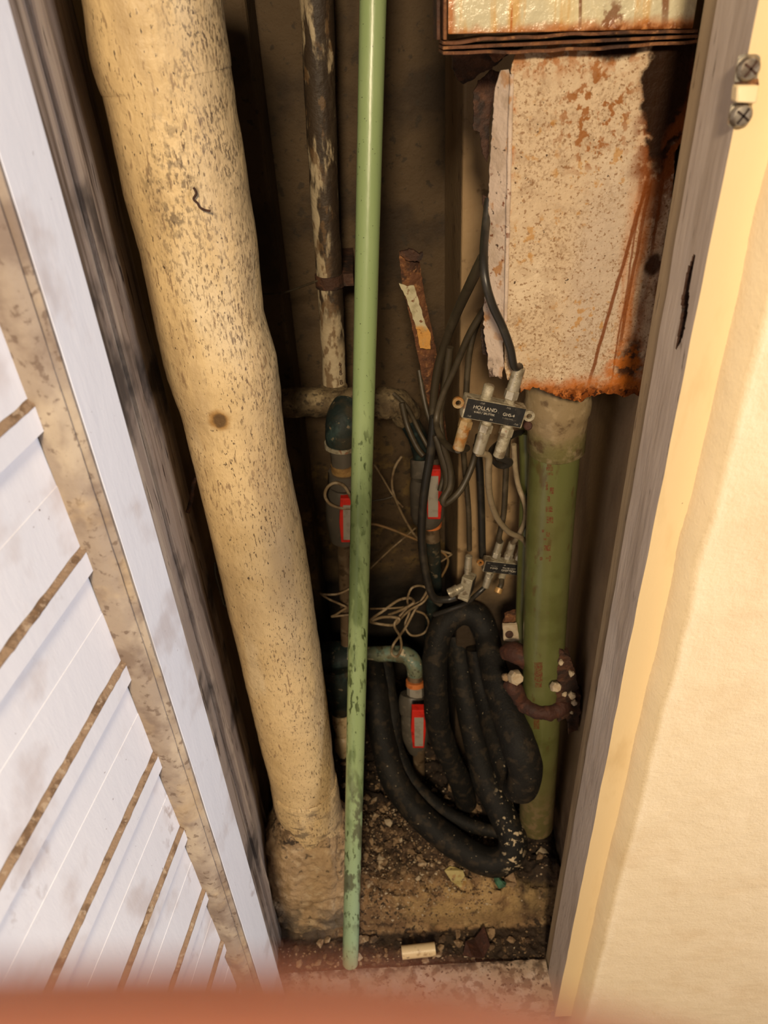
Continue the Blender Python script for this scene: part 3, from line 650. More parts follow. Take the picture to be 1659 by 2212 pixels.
# lower manifold
v = E('copper_manifold', W(740, 1430, 1.05), 'dark teal tee with mottled copper branch ending in an elbow', 'pipe')
B().tube([W(655, 1424, 1.06), W(700, 1424, 1.06), W(752, 1424, 1.06)], [.037, .037, .036], 28, 6, jit=.001, js=40).build('tee', mt['teal'], v, ang=55)
B().tube(trace([(728, 1440, 1.03), (732, 1475, 1.02), (735, 1500, 1.02), (735, 1512, 1.02)]), [.033, .032, .027, .023], 24, 5, jit=.001).build('tee_outlet', mt['teal'], v, ang=55)
B().tube(trace([(735, 1505, 1.02), (736, 1520, 1.02), (737, 1534, 1.02)]), [.0215, .0235, .0215], 16, 3).build('lower_nut', mt['teal'], v, ang=30)
B().tube(trace([(750, 1413, 1.05), (800, 1413, 1.05), (850, 1412, 1.04), (873, 1414, 1.035), (889, 1425, 1.025), (896, 1443, 1.015), (897, 1460, 1.01)]), [.0155, .0155, .0158, .0165, .017, .0162, .0155], 22, 6, jit=.0012, js=50).build('branch', mt['patina'], v, ang=55)
w_ = union_stack('cream_coupling', 'cream plastic coupling on the drop pipe beside the thick cream pipe', 'pipe fitting', [
    ('socket', 'cpvc', [(737, 1532, 1.02, .0195), (738, 1560, 1.015, .0195), (740, 1575, 1.01, .017)]),
    ('reducer', 'cpvc', [(740, 1572, 1.01, .0165), (741, 1592, 1.005, .0155), (742, 1600, 1.0, .019), (743, 1625, .995, .019)]),
    ('pipe_end', 'cpvc', [(743, 1625, .995, .015), (745, 1680, .985, .015)])])
v = union_stack('ball_valve', 'grey ball valve with red lever and orange ring beside the black hose', 'valve', [
    ('neck', 'brownmetal', [(897, 1458, 1.01, .0155), (897, 1474, 1.005, .0155)]),
    ('orange_ring', 'orange', [(897, 1470, 1.003, .0182), (897, 1480, 1.0, .0182)]),
    ('hex_nut', 'greylabel', [(897, 1480, 1.0, .0165), (898, 1508, .995, .0165)], 8),
    ('union_nut', 'greyplastic', [(893, 1500, 1.0, .026), (892, 1512, .995, .0285), (892, 1533, .99, .0285), (893, 1540, .985, .024)], 24),
    ('valve_body', 'greyplastic', [(894, 1538, .985, .023), (895, 1552, .98, .0275), (897, 1590, .97, .0275), (902, 1622, .96, .017)]),
    ('outlet_pipe', 'brownmetal', [(905, 1614, .955, .0125), (905, 1680, .95, .0122)])])
handle(v, 888, 1535, 920, 1616, .925, .016, (895, 1551, 915, 1612))

# ------------------------------------------------------------------ right old green pipe, hub, prints
rp = E('green_drain_pipe', W(1163, 1740, .80), 'old olive green drain pipe coming out under the rusty duct', 'pipe')
xs = [(1206, 800), (1200, 950), (1190, 1100), (1179, 1300), (1171, 1500), (1164, 1650), (1158, 1780)]
Pp = [W(x, y, .80) for x, y in xs]
Pp = [Pp[0] + (Pp[0] - Pp[1]) * 5] + Pp
B().tube(Pp, .0315, 40, 8).build('pipe_body', mt['oldgreen'], rp, ang=60)
hd = (Pp[1] - Pp[2]).normalized(); hc = W(1201, 972, .80)
B().lathe(hc, hd, [(-.002, .0318), (.001, .0355), (.045, .0365), (.05, .0372), (.056, .0395), (.068, .0400), (.074, .0385), (.20, .0385)], 40).build('hub', mt['hub'], rp, ang=50)
def on_pipe(x, y, out=.0002, R=.0315):
    # point on the front of the drain pipe seen at pixel (x, y)
    d = (CF + CR * ((x - 829.5) / FPX) - CU * ((y - 1106) / FPX))
    best = None
    lo, hi = .70, .80
    for k in range(400):
        D = .74 + .06 * k / 400
        p = W(x, y, D)
        # axis point at p.z
        for i in range(len(Pp) - 1):
            if Pp[i].z >= p.z >= Pp[i + 1].z:
                t = (Pp[i].z - p.z) / (Pp[i].z - Pp[i + 1].z); a = Pp[i].lerp(Pp[i + 1], t); break
        else: continue
        if (Vector((p.x - a.x, p.y - a.y))).length <= R + out: return p
    return W(x, y, .7685)
def stamp(x, y, w, h, name, mat, parent):
    nx = max(2, int(w / 4)); b = B()
    b.grid(lambda u, v: on_pipe(x + (u - .5) * w, y + (v - .5) * h), nx, 2)
    o = b.build(name, mat, parent, False, recalc=False); return o
pb = []
marks = [(1190, 990, 12, 6), (1187, 1000, 10, 16), (1187, 1013, 14, 8), (1188, 1024, 14, 5), (1181, 1050, 5, 18), (1192, 1060, 9, 14), (1185, 1078, 6, 12), (1186, 1100, 15, 12), (1188, 1123, 14, 14), (1173, 1147, 5, 6), (1184, 1155, 8, 10), (1178, 1165, 8, 4), (1182, 1184, 14, 12), (1169, 1207, 6, 7), (1188, 1207, 4, 12), (1182, 1206, 6, 4), (1163, 1452, 18, 42), (1163, 1480, 14, 10), (1159, 1560, 12, 30)]
for i, (x, y, w, h) in enumerate(marks):
    o = stamp(x, y, w, h, 'printed_mark', mt['print'], rp)
# conduit behind it
cd = E('green_conduit', W(1128, 1390, .87), 'slim dull green conduit just behind the drain pipe on its left', 'pipe')
B().tube([W(1140, 930, .87), W(1142, 1050, .87), W(1136, 1200, .87), (W(1131, 1330, .87)), W(1128, 1420, .87)], .0125, 20, 6).build('conduit_body', mt['oldgreen'], cd)
# rusty clamp round the drain pipe
cl = E('rusty_pipe_clamp', W(1175, 1510, .80), 'rusty pipe clamp gripping the lower part of the drain pipe', 'clamp')
ac = W(1171, 1497, .80)
pts = []
for k in range(13):
    a = rad(200 + k * 140 / 12)
    pts.append(ac + Vector((math.cos(a) * .037, math.sin(a) * .037, -.003)))
pts = [W(1098, 1478, .795), W(1112, 1488, .785)] + pts + [W(1232, 1500, .79), W(1250, 1490, .80)]
B().tube(pts, [.0105, .0125] + [.0125] * 13 + [.012, .010], 16, 4, jit=.003, js=55).build('band', mt['rustred'], cl, ang=60)
B().tube([W(1096, 1408, .83), W(1108, 1408, .82), W(1125, 1418, .81), W(1140, 1430, .81)], [.014, .0165, .0165, .013], 16, 5, jit=.002, js=60).build('upper_band', mt['rustred'], cl, ang=60)
def nut(x, y, D, r, m):
    c = W(x, y, D)
    b = B().lathe(c, Vector((.2, -.7, .45)), [(-r, r * .9), (-r * .4, r * 1.05), (r * .45, r), (r * .8, r * .75)], 7)
    for i, p in enumerate(b.v): b.v[i] = p + Vector((1, 1, 1)) * r * .18 * nz(p, 300)
    return b.build('bolt_end', mt[m], cl, ang=25)
nut(1115, 1463, .775, .011, 'white_chip'); nut(1201, 1484, .752, .0075, 'white_chip'); nut(1093, 1463, .79, .006, 'chip_a')
def ragged(pts, D, step=5, amp=2.5, seed=0, dfun=None):
    """pixel outline -> jagged 3D outline"""
    out = []
    n = len(pts)
    for i in range(n):
        a = pts[i]; c = pts[(i + 1) % n]
        L = math.hypot(c[0] - a[0], c[1] - a[1]); k = max(1, int(L / step))
        for j in range(k):
            t = j / k; x = a[0] + (c[0] - a[0]) * t; y = a[1] + (c[1] - a[1]) * t
            am = amp if len(a) < 3 else a[2]
            x += am * fb((x, y, seed), .11, seed) ; y += am * fb((x, y, seed + 9), .11, seed + 5)
            out.append(W(x, y, dfun(x, y) if dfun else D))
    return out
rk = E('rusted_wall_bracket', W(1240, 1580, .775), 'dark rusted bracket plate with pale crumbs right of the drain pipe', 'bracket')
B().prism(ragged([(1208, 1400), (1230, 1420), (1243, 1450), (1250, 1490), (1254, 1530), (1248, 1575), (1232, 1580), (1222, 1550), (1205, 1560), (1200, 1500)], .772, 5, 5, 2), (0, .02, 0)).build('back_plate', mt['rustdark'], rk, ang=30)
B().tube([W(1228, 1560, .768), W(1229, 1585, .766)], .0016, 8).build('bolt_shank', mt['rustdark'], rk)
for i, (x, y, r) in enumerate(((1234, 1455, .0055), (1236, 1503, .0065), (1242, 1518, .005), (1212, 1432, .004), (1220, 1500, .004), (1222, 1538, .003), (1235, 1540, .003))):
    c = W(x, y, .766); b = B().lathe(c, (0, -1, .4), [(-r, r * .8), (0, r), (r * .6, r * .6)], 7)
    for k, p in enumerate(b.v): b.v[k] = p + Vector((1, .4, 1.6)) * r * .45 * nz(p, 260, i)
    b.build('paint_crumb', mt['white_chip'], rk, False)
wb = E('hose_bracket', W(1100, 1385, .86), 'small pale metal bracket with a bolt hole beside the hose top', 'bracket')
B().prism(ragged([(1086, 1352), (1118, 1350), (1122, 1384), (1104, 1386), (1088, 1384)], .86, 6, 1.5, 4), (0, .006, 0)).build('plate', mt['white_chip'], wb, ang=30, bevel=.0006)
B().prism(ragged([(1092, 1330), (1110, 1322), (1122, 1322), (1122, 1350), (1086, 1352)], .875, 6, 2, 6), (0, .006, 0)).build('upper_plate', mt['rust'], wb, ang=30)
B().lathe(W(1100, 1370, .858), (0, -1, .2), [(0, .0065), (.0022, .0065), (.0030, .004)], 16).build('bolt_hole', mt['rustdark'], wb)

# ------------------------------------------------------------------ rusty duct
du = E('rusty_sheet_duct', W(1250, 850, .73), 'rusty white painted sheet metal duct cover on the right', 'duct')
top = [(1116, 108, 1), (1160, 92, 1.5), (1250, 88, 1.5), (1400, 80, 1.5), (1502, 66, 1)]
right = [(1497, 150, 1.5), (1486, 225, 2), (1478, 262, 2), (1476, 300, 2), (1462, 322, 2), (1456, 330, 3), (1457, 365, 2), (1450, 430, 1.5), (1438, 500, 1.5), (1425, 590, 2), (1413, 660, 2), (1402, 740, 2), (1393, 800, 2), (1384, 856, 3)]
bot = [(1368, 850, 4), (1352, 858, 4), (1330, 852, 4), (1300, 850, 4), (1268, 858, 4), (1255, 868, 4), (1235, 864, 4), (1210, 858, 4), (1185, 850, 4), (1165, 838, 4), (1150, 836, 4), (1143, 846, 4), (1134, 840, 4), (1126, 846, 4), (1120, 826, 3)]
left = [(1112, 830, 3), (1108, 815, 3), (1098, 822, 3), (1090, 795, 1), (1092, 700, .6), (1096, 560, .6), (1100, 400, .6), (1105, 250, .8), (1108, 200, 2), (1104, 150, 3)]
B().prism(ragged(top + right + bot + left, .73, 5, 2), (0, .0022, 0)).build('front_panel', mt['duct'], du, False)
# right return of the sheet
def ret(pts, D0, D1, th, name, mat, par, seed=0):
    pass
b = B().prism([W(1495, 70, .7322), W(1388, 850, .7322), W(1388, 850, .7322) + Vector((0, .09, 0)), W(1495, 70, .7322) + Vector((0, .09, 0))], (-.002, 0, 0)); b.build('side_return', mt['rust'], du, False)
# left flange: rolled strip with a groove
def fl(x, y): 
    edge = 1106 - (y - 150) * .021
    return .733 + max(0, (edge - x)) * .00042
B().prism(ragged([(1082, 152, 1), (1100, 150, 1), (1104, 175, 1), (1104, 300, .6), (1099, 500, .6), (1094, 700, .6), (1086, 742, 2), (1088, 790, 2), (1084, 820, 3), (1068, 812, 3), (1058, 816, 3), (1052, 790, 3), (1054, 770, 3), (1046, 720, 3), (1046, 660, 2), (1054, 560, 2), (1054, 480, 2), (1058, 360, 2), (1062, 300, 2.5), (1066, 220, 2), (1070, 190, 1)], .74, 5, 2, 3, fl), (0, .002, 0)).build('left_flange', mt['flange'], du, False)
b = B(); b.tube([W(1106, 160, .7315), W(1102, 300, .7315), W(1097, 500, .7315), W(1092, 735, .7315)], [.0022, .0024, .0024, .0018], 10, 8, jit=.0006, js=90); b.build('rolled_edge', mt['flange'], du, ang=60)
tag(B().prism(ragged([(1064, 150), (1082, 156), (1072, 190), (1066, 215), (1058, 260), (1056, 330), (1052, 350), (1044, 340), (1036, 285), (1022, 280), (1024, 200), (1034, 175)], .80, 5, 3, 8), (0, .004, 0)).build('torn_strip', mt['rustdark'], du, False), 'dark torn rusty strip')
for k, (x, y, w, h) in enumerate(((1046, 740, 14, 60), (1050, 600, 8, 40), (1046, 440, 9, 40))):
    B().prism(ragged([(x - w * .5, y - h / 2), (x + w * .5, y - h / 2 + 4), (x + w * .6, y + h / 2), (x - w * .3, y + h / 2 - 6)], .775, 4, 3, 20 + k), (0, .003, 0)).build('rust_flake', mt['rustdark'], du, False)
# upper box
ub = E('rusty_upper_box', W(1230, 80, .721), 'rust streaked white metal box above the duct cover', 'box')
z0 = W(1230, 70, .721)
tl = W(968, 74, .721); tr = W(1497, 62, .721)
P = [tl, tr, tr + Vector((0, 0, .30)), tl + Vector((0, 0, .30))]
B().prism(P, (0, .0025, 0)).build('front_panel', mt['upperbox'], ub, False, bevel=.0008)
l2 = tl + Vector((-.0045, .003, -.004)); r2 = tr + Vector((.004, .003, 0))
for k in range(3):
    dz = -.0030 - .0034 * k; n = 60; V = []; F = []
    for i in range(n + 1):
        t = i / n; p = l2.lerp(r2, t) + Vector((0, 0, dz + (k - 1) * .0015 * nz((t * 9, k, 0), 1) - .0018 * math.sin(t * 3.1) * (k - 1)))
        wv = .0022 * fb((t * 14, k, 0), 1, k) - .0018 * k
        V += [p + Vector((0, -.004 + wv, 0)), p + Vector((0, .035, 0)), p + Vector((0, .035, .0022)), p + Vector((0, -.004 + wv, .0022))]
    for i in range(n):
        for j in range(4): F.append((i*4+j, i*4+(j+1) % 4, i*4+4+(j+1) % 4, i*4+4+j))
    F += [(0, 1, 2, 3), tuple(n*4+j for j in (3, 2, 1, 0))]
    B().add(V, F).build('rusted_bottom_layer', mt['rust'], ub, ang=45)
for k, dx in enumerate((-.0035, -.0085)):
    q = W(968, 74, .721)
    B().box((q.x + dx, .724 + k * .005, q.z - .004), (q.x + dx + .0028, .765, q.z + .30)).build('side_layer', mt['rust' if k == 0 else 'rustdark'], ub, False, bevel=.0006)
tag(B().prism(ragged([(975, 96), (1105, 90), (1112, 98), (1100, 116), (1074, 138), (1062, 150), (1040, 158), (1022, 172), (1002, 182), (990, 176), (980, 150)], .75, 5, 3, 12, lambda x, y: .752 + .0006 * (y - 90)), (0, .012, 0)).build('rusted_lump', mt['rustdark'], ub, False), 'dark rusted lump under the left end')
tag(B().prism(ragged([(1066, 104), (1100, 100), (1100, 112), (1082, 128), (1070, 136), (1058, 120)], .742, 5, 2, 14), (0, .006, 0)).build('rust_chunk', mt['rust'], ub, False), 'orange rust chunk')

# ------------------------------------------------------------------ bent rusty strip
rs = E('rusty_metal_strip', W(955, 960, .97), 'bent rusty metal strip with peeling white paint behind the cables', 'metal strip')
Ls = [(862, 545), (866, 590), (870, 622), (882, 670), (895, 730), (905, 780), (915, 830), (926, 880), (938, 930), (952, 985)]
Rs = [(905, 552), (910, 590), (915, 625), (926, 680), (937, 730), (946, 780), (950, 830), (957, 880), (964, 930), (970, 980)]
b = B(); V = []; F = []
LL = spline([Vector((x, y, 0)) for x, y in Ls], 6); RR = spline([Vector((x, y, 0)) for x, y in Rs], 6)
n = len(LL)
for i in range(n):
    y = LL[i].y; D = .95 + .035 * (y - 545) / 400
    j = 2.2 * nz((i * .7, 0, 0)); k = 2.2 * nz((i * .7, 4, 0))
    a = W(LL[i].x + j, LL[i].y, D); c = W(RR[i].x + k, RR[i].y, D + .008); m_ = (a + c) / 2 + Vector((0, -.004, 0))
    V += [a, m_, c, c + Vector((0, .004, 0)), m_ + Vector((0, .004, 0)), a + Vector((0, .004, 0))]
for i in range(n - 1):
    for j in range(6): F.append((i*6+j, i*6+(j+1) % 6, i*6+6+(j+1) % 6, i*6+6+j))
F += [(0, 1, 2, 3, 4, 5), tuple((n-1)*6+j for j in (5, 4, 3, 2, 1, 0))]
b.add(V, F).build('strip', mt['rust'], rs, ang=40)
B().prism(ragged([(862, 546), (885, 538), (905, 548), (914, 545), (914, 556), (905, 566), (875, 560)], .945, 4, 3, 31), (0, .006, 0)).build('torn_tip', mt['rustdark'], rs, False)
tag(B().prism(ragged([(862, 613), (880, 618), (893, 617), (902, 640), (912, 680), (920, 700), (930, 720), (930, 754), (908, 752), (902, 720), (896, 695), (886, 668), (884, 662), (876, 640)], .94, 4, 2, 33, lambda x, y: .940 + .035 * (y - 545) / 400), (0, .0018, 0)).build('peeling_paint', mt['flake'], rs, False), 'curled white paint flake')

# ------------------------------------------------------------------ splitters
def text(body, size, loc, rot, mat, parent, ax='CENTER'):
    cu = bpy.data.curves.new('printed_text', 'FONT'); cu.body = body; cu.size = size; cu.align_x = ax; cu.align_y = 'CENTER'; cu.extrude = .00008
    o = text_mesh('printed_text', cu, mat); o.parent = parent; 
    o.matrix_local = Matrix.Translation(loc) @ rot.to_4x4(); return o
def splitter(c, roll, tilt, label, flip, sc=1.0, mats=None, lens=None):
    e = E('cable_splitter', c, label, 'splitter')
    Rm = Matrix.Rotation(rad(roll), 3, 'Y') @ Matrix.Rotation(rad(tilt), 3, 'X')
    T = Matrix.Translation(c) @ (Rm * sc).to_4x4()
    hw, hh, dp = .0315, .0108, .017
    # body: a shallow cast shell with a rim
    B().box((-hw, 0, -hh), (hw, dp, hh), T).build('body', mt['zinc'], e, bevel=.0011)
    lb = B().box((-hw + .0016, -.0005, -hh + .0012), (hw - .0016, .0003, hh - .0006), T).build('label_plate', mt['labelblack'], e, False)
    for sx in (-1, 1):
        b = B(); n = 18; V = []; F = []
        for i in range(n):
            a = 2 * math.pi * i / n
            for r in (.0058, .0028):
                for yy in (.005, .0085): V.append(T @ Vector((sx * (hw + .0055) + r * math.cos(a), yy, .002 + r * math.sin(a))))
        for i in range(n):
            j = (i + 1) % n
            F += [(i*4, j*4, j*4+2, i*4+2), (i*4+1, i*4+3, j*4+3, j*4+1), (i*4, i*4+1, j*4+1, j*4), (i*4+2, j*4+2, j*4+3, i*4+3)]
        b.add(V, F).build('mounting_ear', mt['rustnickel' if sx < 0 else 'zinc'], e)
    up = T.to_3x3() @ Vector((0, 0, 1))
    def port(a, sg, kind, L=1):
        p0 = T @ Vector((a, dp * .5, sg * hh)); d = up * sg / sc
        m = {'bare': 'zinc', 'plain': 'nickel', 'rusty': 'rustnickel', 'spot': 'zinc'}[kind]
        k = sc
        s_ = B().lathe(p0, d, [(0, .0060*k), (.002*k, .0060*k), (.0022*k, .0054*k), (.004*k, .0054*k), (.0042*k, .0058*k), (.006*k, .0055*k), (.0062*k, .0058*k), (.008*k, .0055*k), (.0135*k, .0057*k), (.0146*k, .0046*k)] if kind == 'bare' else [(0, .0054*k), (.0015*k, .0054*k), (.0016*k, .0049*k), (.003*k, .0049*k), (.0032*k, .0054*k), (.005*k, .0052*k)], 20).build('port', mt['zinc' if kind != 'rusty' else 'rustnickel'], e, ang=25)
        if kind != 'bare':
            B().lathe(p0 + d * .0042 * k, d, [(0, .0066*k), (.0008*k, .0073*k), (.0085*k, .0073*k), (.0095*k, .0063*k)], 6).build('hex_nut', mt['nickel' if kind == 'plain' else m], s_, ang=20)
            B().lathe(p0 + d * .0130 * k, d, [(0, .0056*k), (.0008*k, .0063*k), (.0235*k * L, .0060*k), (.0245*k * L, .0052*k)], 20).build('crimp_sleeve', mt[m], s_, ang=30)
        return p0 + d * (.0128 if kind == 'bare' else .0375 * L) * k
    ends = []
    if not flip:
        ports = [(-.0105, 1, 'bare'), (.0135, 1, 'plain'), (-.0235, -1, 'rusty'), (-.002, -1, 'plain'), (.020, -1, 'spot')]
    else:
        ports = [(-.014, 1, 'plain'), (.006, 1, 'plain'), (.024, 1, 'plain'), (-.016, -1, 'plain'), (.006, -1, 'bare')]
    for a, sg, kd in ports: ends.append(port(a, sg, kd, .9 if flip else 1))
    # wording
    rt = (Matrix.Rotation(rad(90), 3, 'X'))
    if flip: rt = rt @ Matrix.Rotation(rad(180), 3, 'Z')
    q = -1 if flip else 1
    RR_ = (Rm @ rt)
    def tx(s, size, a, z, m='ink'):
        text(s, size * sc, (Rm * sc) @ Vector((q * a, -.0006, q * z)), RR_, mt[m], lb)
    # lb is a child of e; text parented to lb shares e's origin
    tx('HOLLAND', .0052, -.0105, .0030); tx('ELECTRONICS LLC', .0017, -.0100, .0004, 'inkfaint'); tx('4-WAY SPLITTER', .0029, -.0100, -.0020)
    tx('GHS-4', .0045, .0145, .0010); tx('5-1002 MHz', .0022, .0145, -.0030, 'inkfaint')
    tx('-7dB', .0026, -.0145, .0080, 'inkfaint'); tx('-7dB', .0026, .0120, .0080, 'inkfaint'); tx('-7dB', .0026, -.0245, -.0075, 'inkfaint'); tx('IN', .0028, -.0015, -.0070); tx('-7dB', .0026, .0245, -.0072, 'inkfaint'); tx('|', .002, .0165, -.0085, 'inkfaint')
    # mounting screw with washer beside the right ear
    if not flip:
        p0 = T @ Vector((hw + .0075, .006, -.0085)); d = T.to_3x3() @ Vector((0, -1, .25))
        s_ = B().lathe(p0, d, [(-.008, .0035), (0, .0048), (.0018, .0048), (.003, .0036)], 16).build('screw', mt['rustred'], e, ang=30)
    return e, ends
spl, ends1 = splitter(W(1068, 893, .70), 15, -6, 'silver cable splitter with black label hanging in front of the duct bottom', False, 1.07)
spl2, ends2 = splitter(W(1086, 1228, .90), 12.5, -4, 'lower cable splitter lying upside down left of the drain pipe', True, .98)
st_ = B().tube([ends2[4], W(1083, 1262, .895), W(1078, 1272, .89)], .0042, 12, 4).build('stub_cable', mt['olive'], spl2)
tag(B().lathe(W(1079, 1270, .89), W(1074, 1282, .885) - W(1079, 1270, .89), [(0, .006), (.005, .0066), (.008, .0062), (.0095, .004)], 16).build('brass_cap', mt['brass'], st_), 'small brass cap')
# small tee splitter
ts = E('tee_connector', W(1012, 1290, .90), 'small corroded two way connector block above the hose coil', 'connector')
c = W(1010, 1262, .90)
Tm = Matrix.Translation(c) @ Matrix.Rotation(rad(9), 4, 'Y') @ Matrix.Rotation(rad(-28), 4, 'Z')
B().box((-.009, -.010, -.022), (.009, .010, .018), Tm).build('body', mt['zinc'], ts, bevel=.001)
B().box((.0088, -.0075, -.014), (.0096, .0075, .016), Tm).build('label_plate', mt['labelblack'], ts, False)
B().box((-.0085, -.0105, -.027), (.009, .002, -.022), Tm).build('foot', mt['zinc'], ts, bevel=.0008)
d = (W(967, 1285, .885) - W(1000, 1268, .895)).normalized()
bb = B().lathe(W(998, 1268, .895), d, [(0, .0065), (.008, .0065), (.0082, .0085), (.012, .0085), (.0122, .0078), (.014, .0082), (.016, .0078), (.018, .0082), (.0235, .0082), (.0235, .0070), (.012, .0066), (.012, .001)], 22); bb.build('barrel', mt['nickel'], ts, ang=25)
B().lathe(W(1010, 1238, .90), (W(1014, 1186, .90) - W(1010, 1238, .90)), [(0, .0050), (.006, .0050), (.0062, .0058), (.013, .0058), (.0132, .0052), (.016, .0052), (.0162, .0058), (.034, .0056), (.035, .0045)], 18).build('plug', mt['nickel'], ts, ang=25)

# ------------------------------------------------------------------ cables
def cable(name, label, cat, pts, r, m, group=None, D=None, n=10):
    b = B(); b.tube(trace(pts, D) if not isinstance(pts[0], Vector) else pts, r, n, 6)
    return tag(b.build(name, mt[m], ang=60), label, cat, group)
def mix(pts, D, first=None, last=None):
    P = trace(pts, D)
    if first is not None: P = [first] + P
    if last is not None: P = P + [last]
    return P
cable('coaxial_cable', 'black cable curving down the duct edge into the upper splitter', 'cable', mix([(1056, 430, .762), (1048, 500, .745), (1045, 555, .715), (1049, 608, .70), (1064, 660, .698), (1085, 705, .70), (1102, 752, .70), (1110, 790, .705)], None, None, ends1[1]), .0042, 'black')
cable('coaxial_cable', 'long dark cable slanting from the duct edge down past the red valve lever', 'cable', [(1044, 556, .73), (1020, 605, .76), (985, 680, .82), (962, 740, .86), (945, 800, .88), (936, 870, .89), (934, 950, .89), (922, 1030, .89), (912, 1100, .89), (910, 1170, .90), (918, 1230, .91), (932, 1285, .92), (952, 1305, .92)], .0055, 'olive')
cable('coaxial_cable', 'thick glossy black cable hanging beside the right red valve lever', 'cable', [(938, 900, .875), (930, 980, .875), (920, 1040, .87), (913, 1100, .87), (911, 1170, .88), (920, 1240, .89), (936, 1290, .90), (965, 1295, .905), (985, 1290, .905)], .0062, 'black')
cable('coaxial_cable', 'black cable looping up into the rust stained splitter connector', 'cable', mix([(1052, 660, .80), (1015, 720, .82), (985, 790, .84), (958, 850, .85), (943, 900, .85), (948, 935, .83), (966, 962, .80), (990, 972, .76), (1008, 968, .73)], None, None, ends1[2]), .0042, 'olive')
cable('coaxial_cable', 'grey cable dropping behind the upper splitter from the duct', 'cable', [(1062, 640, .86), (1035, 690, .88), (1018, 740, .88), (1010, 800, .88), (1006, 870, .88), (1000, 940, .89), (1003, 1000, .89), (1012, 1100, .89), (1014, 1188, .90)], .0040, 'olive')
cable('coaxial_cable', 'pale cable from the middle connector sweeping to the lower splitter', 'cable', mix([(1055, 985, .715), (1055, 1020, .73), (1058, 1070, .76), (1072, 1115, .79), (1098, 1148, .82), (1126, 1162, .84), (1138, 1178, .86), (1136, 1195, .87)], None, ends1[3], ends2[2]), .0040, 'beige')
cable('coaxial_cable', 'short black cable looping back under the right splitter connector', 'cable', mix([(1101, 998, .715), (1086, 1006, .73), (1070, 998, .75), (1062, 975, .78), (1082, 955, .82), (1112, 938, .85), (1128, 934, .87)], None, ends1[4]), .0042, 'black')
cable('coaxial_cable', 'straight black cable hanging vertically behind the splitters', 'cable', [(1030, 960, .95), (1036, 1010, .95), (1040, 1100, .95), (1042, 1190, .94), (1044, 1215, .94)], .0058, 'black')
cable('coaxial_cable', 'dark olive cable running down into the lower splitter from above', 'cable', mix([(1106, 880, .89), (1096, 960, .88), (1092, 1040, .88), (1088, 1110, .88), (1078, 1160, .885)], None, None, ends2[0]), .0044, 'olive')
cable('coaxial_cable', 'pale cable close beside the drain pipe joining the lower splitter', 'cable', mix([(1110, 960, .86), (1113, 1010, .86), (1120, 1050, .86), (1134, 1090, .85), (1134, 1125, .855), (1118, 1160, .87)], None, None, ends2[1]), .0038, 'beige')
cable('coaxial_cable', 'black cable leaving the underside of the lower splitter to the left', 'cable', mix([(1030, 1284, .90), (1005, 1304, .915), (968, 1318, .92), (938, 1328, .93)], None, ends2[3]), .0040, 'black')
cable('coaxial_cable', 'grey drooping cable loop left of the upper splitter connectors', 'cable', [(972, 750, .85), (962, 830, .855), (950, 900, .86), (958, 960, .85), (972, 1010, .85), (972, 1050, .845), (958, 1078, .84), (962, 1088, .84), (990, 1065, .85), (1010, 1030, .86), (1026, 985, .87), (1034, 940, .87)], .0046, 'olive')
# flattened grey sheath hanging open
tag(B().tube(trace([(940, 940, .865), (958, 985, .86), (970, 1030, .855), (966, 1062, .85), (950, 1082, .85)]), [.004, .0075, .0085, .007, .003], 12, 6).build('stripped_sheath', mt['olive'], ang=60), 'swollen grey cable sheath hanging right of the red valve lever', 'cable sheath')
rl_ = [(905, 880, .98), (915, 940, .96), (940, 1000, .93), (948, 1050, .92)]
for k, (pts, r, lab) in enumerate((
    ([(868, 870, 1.0), (880, 920, .99), (900, 965, .97), (915, 985, .96)], .0045, 'dark cable drooping from the end of the crusted branch pipe'),
    ([(850, 850, 1.02), (880, 880, 1.0), (905, 930, .97), (935, 985, .95)], .0032, 'thin dark cable running behind the rusty strip'),
    ([(905, 800, .985), (920, 880, .96), (945, 960, .93), (958, 1020, .91), (950, 1060, .9)], .0040, 'dark brown cable lying along the rusty strip'))):
    cable('brown_cable', lab, 'cable', pts, r, 'olive')
wires = [
    ([(806, 1000), (822, 1025), (850, 1072), (870, 1095)], .0017, 'wire', 'thin wire slanting down right of the green pipe at valve height'),
    ([(868, 985), (852, 1012), (847, 1050), (860, 1092), (884, 1138), (905, 1165), (940, 1185), (974, 1196)], .0023, 'wire', 'thin wire bending in a long bow across the back wall'),
    ([(790, 1132), (812, 1133), (850, 1145), (890, 1162), (925, 1176), (955, 1192), (968, 1210), (960, 1235), (942, 1260), (930, 1275)], .0023, 'wireorange', 'orange brown wire crossing the back wall to the tangle'),
    ([(800, 1228), (840, 1190), (875, 1160), (898, 1140)], .0017, 'wire', 'straight thin wire slanting up right across the back wall'),
    ([(802, 1082), (830, 1078), (855, 1070)], .0014, 'olive', 'short dark wire poking out right of the green pipe'),
    ([(985, 1192), (965, 1205), (950, 1215)], .0016, 'wire', 'short pale wire end beside the lower splitter'),
    ([(760, 1080), (745, 1052), (725, 1043), (708, 1052), (702, 1070), (712, 1088), (735, 1097), (758, 1098)], .0026, 'wire', 'wire ring curled left of the green pipe above the red lever')]
for pts, r, m, lab in wires:
    cable('thin_wire', lab, 'wire', pts, r, m, None, .985 if 'ring' in lab else 1.08, 8)
